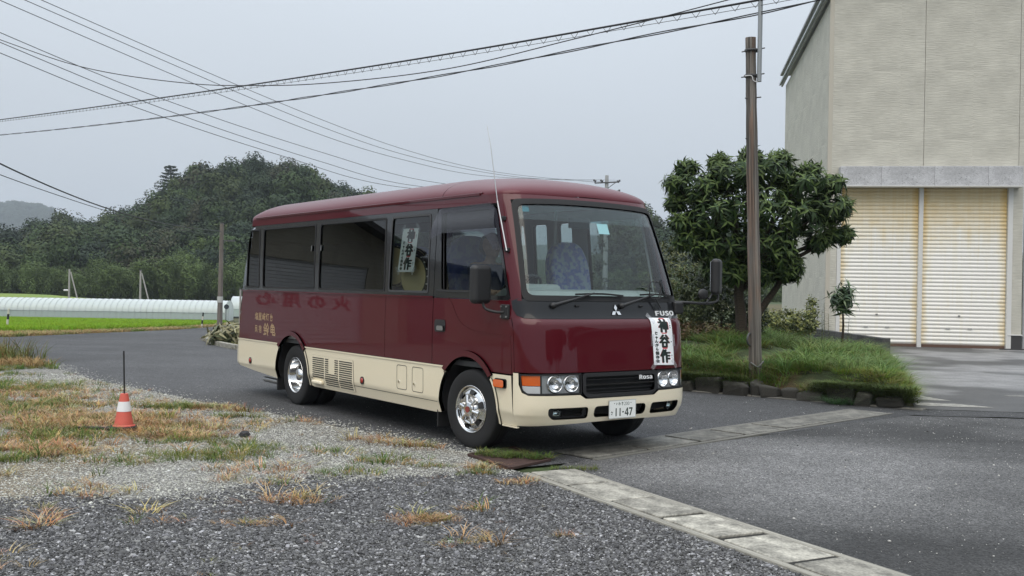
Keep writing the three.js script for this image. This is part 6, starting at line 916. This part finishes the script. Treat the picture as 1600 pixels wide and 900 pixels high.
{
  const t = thing('utility_pole', 'grey brown utility pole standing at the paddy corner left of the bus', 'pole', [-16.95, ht(-16.95, -59.42) - 0.1, -59.42]); mesh('shaft', bar([0, 0, 0], [0.03, 6.2, 0], 0.16, 0.11, 14), mat(L(0.20, 0.17, 0.15), 0.9, { map: tConc }), t); mesh('cross_arm', box(0.9, 0.08, 0.08, 0.35, 5.2, 0), ironM, t); mesh('cap', bar([0.03, 6.18, 0], [0.03, 6.24, 0], 0.12), ironM, t); mesh('number_band', bar([0, 1.6, 0], [0, 1.95, 0], 0.165, 0.163, 14), mat(L(0.45, 0.45, 0.44), 0.6), t);
  for (const [x, z, lamp] of [[-45.9, -106, 1], [-38.7, -106.5, 0]]) { const q = thing('braced_pole', lamp ? 'thin pale pole with a lamp and slanting brace behind the greenhouse' : 'thin pale pole with a slanting brace and no lamp behind the greenhouse', 'pole', [x, -2.05, z]); mesh('shaft', bar([0, 0, 0], [0, 4.6, 0], 0.13, 0.09), concM, q); mesh('brace', bar([1.2, 0.3, 0], [0.12, 4.3, 0], 0.08, 0.07), concM, q); if (lamp) mesh('lamp', rbox(0.5, 0.18, 0.25, 0.06, -0.3, 2.4, 0), mat(L(0.7, 0.7, 0.7), 0.4), q); else mesh('cap', box(0.25, 0.1, 0.2, 0, 4.62, 0), ironM, q); }
  const p = thing('concrete_pole', 'concrete power pole with cross arms and insulators rising behind the bus roof', 'pole', [5.72, 0, -63]); mesh('shaft', bar([0, 0, 0], [0, 8.5, 0], 0.17, 0.11, 14), mat(L(0.38, 0.39, 0.4), 0.8), p);
  for (const [y, x0, x1, tilt] of [[8.05, -0.75, 0.75, 0.05], [7.45, -0.65, 0.75, -0.04]]) { const a = part('cross_arm', p); mesh('beam', beam([x0, y - tilt, 0.12], [x1, y + tilt, 0.12], 0.075, 0.075), ironM, a); for (const x of [x0 + 0.08, x0 + 0.5, x1 - 0.1]) mesh('insulator', new THREE.LatheGeometry([[0.03, 0], [0.11, 0.05], [0.035, 0.1], [0.09, 0.15], [0.03, 0.2], [0.001, 0.24]].map((v) => new THREE.Vector2(...v)), 12).rotateZ(x < 0 ? 0.9 : -0.9).translate(x, y + 0.03, 0.12), mat(L(0.05, 0.05, 0.055), 0.3), a); mesh('stay', beam([0, y - 0.4, 0.12], [x1 * 0.7, y, 0.12], 0.04, 0.04), ironM, a); }
  const post = (label, x, z, h, striped) => { const q = thing('marker_post', label, 'post', [x, ht(x, z), z]); for (let i = 0; i < 4; i++) mesh('band', bar([0.02 * i, h * i / 4, 0], [0.02 * (i + 1), h * (i + 1) / 4, 0], 0.05), mat((i % 2) ^ (striped ? 1 : 0) ? L(0.02, 0.02, 0.02) : L(0.6, 0.58, 0.5), 0.6), q); };
  post('black and white striped marker post at the left edge of the paddy', -22.3, -45.2, 0.95, true); post('pale marker post with a dark band beside the road bend', -18.35, -60.6, 0.9, false);
  const m = thing('round_sign', 'small dark round sign on a thin post in front of the greenhouse end', 'sign', [-22.9, ht(-22.9, -82), -82]); mesh('post', bar([0, 0, 0], [0, 1.3, 0], 0.03), ironM, m); mesh('disc', new THREE.CylinderGeometry(0.2, 0.2, 0.06, 24).rotateX(Math.PI / 2).translate(0.05, 1.35, 0.05), mat(L(0.03, 0.035, 0.05), 0.4), m);
  const st = thing('fence_post', 'thin grey post standing beside the rear corner of the bus', 'post', [-8.9, ht(-8.9, -33.5), -33.5]); mesh('shaft', bar([0, 0, 0], [0.01, 1.75, 0], 0.035, 0.03), concM, st); mesh('cap', bar([0.01, 1.74, 0], [0.01, 1.78, 0], 0.04), ironM, st);
}
// ---------------------------------------------------------------- overhead wires
const wireM = mat(L(0.022, 0.022, 0.024), 0.6), thinM = mat(L(0.10, 0.105, 0.115), 0.6);
function wire(name, label, pts, r, m = wireM, group) { const c = new THREE.CatmullRomCurve3(pts.map((p) => V(...p)), false, 'centripetal'), o = mesh(name, new THREE.TubeGeometry(c, 160, r, 6), m); tag(o, label, 'cable', group); return c; }
{
  const pts = [[-31.05, 8.86, -52], [-21.15, 8.02, -42], [-10.42, 6.89, -30], [-4.44, 6.28, -23.2], [-0.67, 5.95, -19], [2.0, 5.89, -16.6], [3.57, 5.86, -15.2], [5.7, 5.84, -13.2]], c = new THREE.CatmullRomCurve3(pts.map((p) => V(...p)), false, 'centripetal');
  const t = thing('hung_cable', 'thick black cable hung in zigzag wire hangers across the sky', 'cable');
  mesh('cable', new THREE.TubeGeometry(c, 220, 0.017, 7), wireM, t); const low = new THREE.CatmullRomCurve3(pts.map((p) => V(p[0], p[1] - 0.085, p[2])), false, 'centripetal'); mesh('messenger_wire', new THREE.TubeGeometry(low, 220, 0.005, 5), thinM, t);
  const len = c.getLength(), n = Math.floor(len / 0.34); for (let i = 0; i < n; i++) { const a = c.getPointAt((i + 0.1) / n), b = low.getPointAt((i + 0.35) / n), d = c.getPointAt((i + 0.6) / n); b.y -= 0.02; mesh('hanger', merge([bar(a.toArray(), b.toArray(), 0.0045, 0.0045, 4), bar(b.toArray(), d.toArray(), 0.0045, 0.0045, 4)]), thinM, t); }
  const p2 = [[-31.04, 8.34, -52], [-21.14, 7.39, -42], [-10.41, 6.31, -30], [-4.43, 5.8, -23.2], [-0.67, 5.58, -19], [2.0, 5.63, -16.6], [3.58, 5.66, -15.2], [4.31, 5.71, -14.6], [6.2, 5.8, -12.8]], c2 = new THREE.CatmullRomCurve3(p2.map((p) => V(...p)), false, 'centripetal'), tw = thing('twisted_cable', 'pair of twisted black cables sagging below the hung cable', 'cable');
  for (const ph of [0, Math.PI]) { const q = []; for (let i = 0; i <= 300; i++) { const p = c2.getPointAt(i / 300), a = i * 0.33 + ph; q.push(p.add(V(0, Math.sin(a) * 0.014, Math.cos(a) * 0.014))); } mesh('strand', new THREE.TubeGeometry(new THREE.CatmullRomCurve3(q), 420, 0.0095, 5), wireM, tw); }
  wire('loose_wire', 'single thin black wire dipping from the upper left to the steel pipe', [[-14, 7.6, -20], [-10.1, 6.19, -20], [-8.46, 5.68, -20], [-6.17, 5.3, -19.5], [-4.82, 5.19, -19], [-3.54, 5.15, -18.5], [-1.16, 5.25, -17.5], [0.96, 5.56, -16.5], [1.94, 5.73, -16.1], [3.57, 5.98, -15.2]], 0.0085);
  const ord = ['topmost', 'second highest', 'third highest', 'fourth highest', 'fifth highest', 'lowest'];
  [[[-13.6, 8.2, -10.8], [-9.76, 7.25, -21.0], [-5.95, 6.55, -31.2], [-3.8, 6.39, -37.1], [-1.2, 6.55, -44.2], [5.0, 8.05, -62.9]], [[-13.9, 8.1, -10.2], [-9.92, 7.14, -20.6], [-5.94, 6.33, -31.2], [-3.8, 6.21, -37.1], [-0.38, 6.58, -46.4], [5.4, 8.1, -62.9]], [[-14.3, 8.1, -8.8], [-10.11, 6.96, -20.0], [-5.94, 6.08, -31.2], [-3.8, 6.02, -37.1], [-1.45, 6.25, -43.5], [6.4, 8.2, -62.9]], [[-13, 7.4, -11], [-10.1, 6.33, -20.0], [-8.48, 5.89, -24.4], [-5.93, 5.55, -31.2], [-3.28, 5.46, -38.5], [5.1, 7.4, -62.9]], [[-13, 7.1, -11], [-10.1, 6.14, -20.0], [-8.47, 5.66, -24.4], [-5.93, 5.26, -31.2], [-3.87, 5.15, -36.8], [5.5, 7.4, -62.9]], [[-13, 6.9, -11], [-10.09, 5.93, -20.0], [-8.86, 5.55, -23.4], [-6.6, 5.16, -29.4], [-4.31, 4.99, -35.7], [6.4, 7.4, -62.9]]].forEach((p, i) => wire('power_line', `thin grey power line crossing the upper left sky, ${ord[i]} of six`, p, 0.0085, thinM, 'six power lines to the concrete pole'));
  wire('roadside_cable', 'thick dark cable at the left edge running down to the paddy pole', [[-8.7, 4.5, -11], [-9.7, 3.9, -17.94], [-10.06, 3.77, -20.0], [-11.38, 3.59, -27.67], [-13.23, 3.7, -38.3], [-16.9, 4.43, -59.3]], 0.017); wire('roadside_cable', 'thinner lower cable at the left edge running down to the paddy pole', [[-8.7, 4.0, -11], [-9.7, 3.61, -17.94], [-10.05, 3.55, -20.0], [-11.38, 3.5, -27.67], [-13.23, 3.57, -38.3], [-16.89, 4.2, -59.3]], 0.009);
}
// ---------------------------------------------------------------- wooded hills
const ridge = curve([[-262, 3.5], [-152, 5.5], [-117, 8.1], [-102, 12.3], [-93, 12.7], [-87, 14.1], [-79, 17.9], [-73, 22.2], [-67, 24.6], [-60, 25.3], [-54, 25.7], [-47, 24.4], [-41.5, 20.7], [-37, 19.4], [-21, 15.0], [8, 13.0], [28.5, 15.3], [32.5, 13.8], [37.6, 12.6], [58, 10.0], [118, 8.0], [218, 4.0]]);
const hillY = (x, z) => { const t = clamp((-z - 152) / 82), c = ridge(x * 230 / Math.max(150, -z)) - 5.2; return -2 + (c + 2) * Math.sin(t * Math.PI / 2) ** 1.15 * (1 - 0.8 * sstep(240, 330, -z)) + (fbm(x * 0.03, z * 0.03, 3, 0, 181) - 0.5) * 4 * sstep(0, 0.4, t) * (1 - sstep(0.75, 1, t)); };
function hill(name, fn, xa, xb, za, zb, step, col) { const g = patch((x, z) => V(x, fn(x, z), z), [[xa, za], [xb, za], [xb, zb], [xa, zb]], [], { hu: step, hv: step, out: V(0, 1, 0) }); return struct(mesh(name, g, mat(col, 1))); }
hill('wooded_hill', hillY, -260, 220, -150, -335, 7, L(0.03, 0.045, 0.02));
const farRidge = curve([[-1500, 115], [-1060, 135], [-980, 150], [-925, 146], [-885, 128], [-730, 92], [-440, 80], [0, 96], [265, 110], [375, 136], [460, 140], [530, 128], [730, 96], [1500, 90]]);
const farY = (x, z) => -6 + (farRidge(x * 2000 / Math.max(1600, -z)) - 8) * Math.sin(clamp((-z - 1450) / 560) * Math.PI / 2) * (1 - 0.7 * sstep(2080, 2600, -z));
hill('distant_hill', farY, -2000, 1600, -1450, -2700, 60, L(0.03, 0.045, 0.02));
function crownG(n, rx, ry, size, s, clumps) { // leaf sprays gathered in clumps through a crown
  const old = seed; seed = 9000 + s; const pos = [], nor = [], cl = []; for (let i = 0; i < clumps; i++) { const d = V(rr(-1, 1), rr(-0.6, 1), rr(-1, 1)); d.normalize().multiplyScalar(rr(0.35, 0.72)); cl.push([d.x * rx, d.y * ry, d.z * rx, rr(0.32, 0.5)]); }
  for (let i = 0; i < n; i++) {
    const c = cl[Math.floor(rnd() * clumps)], d = V(rr(-1, 1), rr(-1, 1), rr(-1, 1)).normalize(), k = rr(0.75, 1.05) * c[3], p = V(c[0] + d.x * k * rx, c[1] + d.y * k * ry * 0.8, c[2] + d.z * k * rx);
    const nn = d.clone().add(V(rr(-0.6, 0.6), rr(-0.2, 0.9), rr(-0.6, 0.6))).normalize(), t = V(rr(-1, 1), rr(-1, 1), rr(-1, 1)).cross(nn).normalize(), b = nn.clone().cross(t), w = size * rr(0.6, 1.3), h = size * rr(0.4, 0.9);
    const q = [t.clone().multiplyScalar(-w), b.clone().multiplyScalar(-h), t.clone().multiplyScalar(w), b.clone().multiplyScalar(h)].map((v) => v.add(p)); for (const m of [0, 1, 2, 0, 2, 3]) { pos.push(q[m].x, q[m].y, q[m].z); nor.push(nn.x, nn.y, nn.z); }
  }
  seed = old; const g = new THREE.BufferGeometry(); g.setAttribute('position', new THREE.Float32BufferAttribute(pos, 3)); g.setAttribute('normal', new THREE.Float32BufferAttribute(nor, 3)); return g;
}
const mForest = mat(L(1, 1, 1), 0.85);
{
  const kinds = [0, 1, 2, 3].map((i) => crownG(2600, 1, i === 2 ? 1.25 : 0.85, 0.055, i, 12 + i * 3)), lists = kinds.map(() => []);
  const tones = [[0.018, 0.037, 0.010], [0.030, 0.055, 0.012], [0.011, 0.025, 0.010], [0.042, 0.062, 0.015], [0.034, 0.038, 0.016]];
  for (let z = -157; z > -262; z -= 3.3) for (let x = -178; x < 110; x += 3.6) {
    const X = x + rr(-1.5, 1.5), Z = z + rr(-1.3, 1.3); if (Math.abs(X) > -Z * 0.56 + 8 || (X > -Z * 0.02 - 20 + 0 && X < -Z * 0.10)) continue; // behind the bus nothing shows
    const r = rr(2.4, 5.2) * (rnd() < 0.1 ? 1.2 : 1), k = Math.floor(rnd() * 4), c = tones[Math.floor(rnd() ** 1.2 * 5)], v = rr(0.75, 1.3); lists[k].push([X, hillY(X, Z) + r * 0.8, Z, r, r * rr(0.85, 1.25), r, rr(0, 6.28), rr(-0.15, 0.15), rr(-0.15, 0.15), c[0] * v, c[1] * v, c[2] * v]);
  }
  const nm = ['round crowned broadleaf trees massed over the wooded hill', 'spreading broadleaf trees filling the wooded hill between the round ones', 'taller upright trees scattered through the wooded hill', 'ragged crowned trees mixed into the wooded hill'];
  lists.forEach((l, i) => scatter('hillside_trees', kinds[i], mForest, l, nm[i], 'forest'));
  const bam = crownG(2200, 1, 2.1, 0.065, 9, 18), bl2 = []; for (let i = 0; i < 520; i++) { const z = -rr(141, 163), x = rr(-95, 92); if (Math.abs(x) > -z * 0.56 + 6 || (x > -22 && x < 14)) continue; const r = rr(1.4, 2.2), v = rr(0.8, 1.3); bl2.push([x, -2 + Math.max(0, hillY(x, z) + 2) + r * rr(1.5, 2.0), z, r, r * rr(0.8, 1.1), r, rr(0, 6.28), rr(-0.12, 0.12), rr(-0.12, 0.12), 0.065 * v, 0.10 * v, 0.025 * v]); }
  scatter('bamboo_grove', bam, mForest, bl2, 'paler feathery bamboo thicket along the foot of the hill', 'bamboo');
  const fl = []; for (let z = -1600; z > -2110; z -= 17) for (let x = -1250; x < 900; x += 15) { const X = x + rr(-8, 8), Z = z + rr(-8, 8); if (Math.abs(X) > -Z * 0.53 + 30 || (X > -760 && X < 140)) continue; const r = rr(9, 14); fl.push([X, farY(X, Z) + r * 0.5, Z, r, r, r, rr(0, 6.28), 0, 0, 0.04, 0.06, 0.025]); }
  scatter('distant_forest', kinds[1], mForest, fl, 'hazy forest on the distant hills', 'forest');
}
{ // tall conifer standing out of the skyline
  const x = -76.2, z = -227, t = thing('conifer_tree', 'tall layered conifer standing above the skyline of the hill', 'tree', [x, hillY(x, z) + 2.2, z]); mesh('trunk', bar([0, 0, 0], [0, 11.3, 0], 0.35, 0.06), bark, t);
  const c = []; for (let k = 0; k < 11; k++) { const y = 3.2 + k * 0.76, r = 4.0 * (1 - (y - 3) / 9.8) ** 0.8 * rr(0.75, 1.1) + 0.5; for (let i = 0; i < 10; i++) { const a = i / 9 * 6.283 + k, l = r * rr(0.7, 1.1), g = crownG(150, 1, 1, 0.16, 40 + k * 9 + i, 5).scale(l * 0.46, 0.42, 0.6).translate(l * 0.6, 0, 0).rotateZ(0.08).rotateY(a).translate(0, y + rr(-0.15, 0.15), 0); c.push(g); } } const o = mesh('crown', merge(c), mat(L(0.028, 0.045, 0.024), 0.9), t); o.userData.kind = 'stuff';
}
scene.fog = new THREE.FogExp2(0xc9d2dc, 0.0003);
// ---------------------------------------------------------------- fire brigade shed across the lot, mirrored in the side of the bus
{
  const t = thing('fire_shed', 'low pale shed with a roller shutter lettered in red, across the gravel lot', 'building', [-14.6, ht(-14.6, -16.4), -16.4], Math.atan2(0.80, 0.60));
  const wall = mat(L(0.50, 0.48, 0.42), 0.85, { map: rep(tSidingC, 0.4) }), roofM = mat(L(0.06, 0.06, 0.065), 0.7), sm = mat(L(0.62, 0.64, 0.66), 0.5);
  const V2 = (l) => l.map((p) => new THREE.Vector2(...p)), s = new THREE.Shape(V2([[0.3, 0], [5.0, 0], [5.0, 3.35], [2.65, 4.25], [0.3, 3.35]])); s.holes.push(new THREE.Path(V2([[1.2, 0.0], [4.4, 0.0], [4.4, 2.75], [1.2, 2.75]])));
  mesh('wall', new THREE.ExtrudeGeometry(s, { depth: 0.15, bevelEnabled: false }).translate(0, 0, -0.15), wall, t); mesh('wall_core', box(4.6, 3.2, 5, 2.65, 1.6, -2.8), wall, t);
  mesh('roof', beam([0.0, 3.32, -2.3], [2.65, 4.35, -2.3], 6.0, 0.12), roofM, t); mesh('roof', beam([5.25, 3.3, -2.3], [2.65, 4.35, -2.3], 6.0, 0.12), roofM, t);
  const an = part('annex', t); mesh('wall', box(4.2, 2.9, 4, -1.9, 1.45, -2.4), wall, an); mesh('roof', beam([-4.4, 2.75, -2.3], [0.28, 3.25, -2.3], 5.0, 0.1), roofM, an); mesh('door', box(0.9, 2.0, 0.05, -0.5, 1.0, -0.38), mat(L(0.2, 0.2, 0.2), 0.6), an);
  const shut = part('roller_shutter', t); for (let i = 0; i < 25; i++) mesh('slat', rbox(3.2, 0.106, 0.03, 0.012, 2.8, 0.06 + i * 0.1115, -0.1, 1), sm, shut);
  const red = mat(L(0.36, 0.10, 0.12), 0.6), g = []; ['hi', 'no', 'you', 'jin'].forEach((k, i) => glyphStrips(k, 1.45 + i * 0.6, 1.2, 0.48, 0.48, 0.07).forEach((q) => g.push(patch((u, v) => V(u, v, -0.078), q, [], { hu: 0, hv: 0, out: V(0, 0, 1) })))); const o = mesh('painted_characters', merge(g), red, shut); o.userData.kind = 'stuff';
}
{ // house and trees to the right of the lot, mirrored in the nose of the bus
  const t = thing('tiled_house', 'dark roofed house standing out of frame to the right', 'building', [27, 0, -3.5], -Math.PI / 2 + 0.25), wall = mat(L(0.22, 0.20, 0.17), 0.85), roofM = mat(L(0.045, 0.047, 0.05), 0.6);
  mesh('wall', box(13, 4.6, 8, 0, 2.3, -4), wall, t); for (const q of [1, -1]) mesh('roof', beam([0, 4.5, -4 + q * 4.8], [0, 7.2, -4], 14.5, 0.16), roofM, t); for (const x of [-4, 0, 4]) { const w = part('window', t); mesh('frame', box(1.9, 1.4, 0.08, x, 1.7, 0.03), mat(L(0.3, 0.3, 0.3), 0.5), w); mesh('pane', box(1.7, 1.2, 0.04, x, 1.7, 0.06), mat(L(0.03, 0.035, 0.04), 0.1), w); }
  [[25, -14, 5.2], [27, -22, 5.8], [32, -12, 6.5], [23, 9, 5.2], [27, 14, 6], [21, 17, 4.6], [35, 4, 7]].forEach(([x, z, r], i) => { const tr = thing('garden_tree', ['tall leafy garden tree nearest the warehouse drive, out of frame', 'broad garden tree beyond the drive, out of frame', 'large garden tree behind the dark roofed house, out of frame', 'garden tree at the near side of the house, out of frame', 'second garden tree on the near side, out of frame', 'smaller garden tree closest to the viewer, out of frame', 'biggest garden tree far behind the house, out of frame'][i], 'tree', [x, 0, z]); mesh('trunk', bar([0, 0, 0], [0.1, r, 0], 0.2, 0.1), bark, tr); const o = mesh('crown', crownG(4200, r * 0.85, r * 0.85, 0.4, 60 + i, 20).translate(0, r * 0.95, 0), mat(L(0.04, 0.065, 0.022), 0.8), tr); o.userData.kind = 'stuff'; });
}
renderer.render(scene, camera);
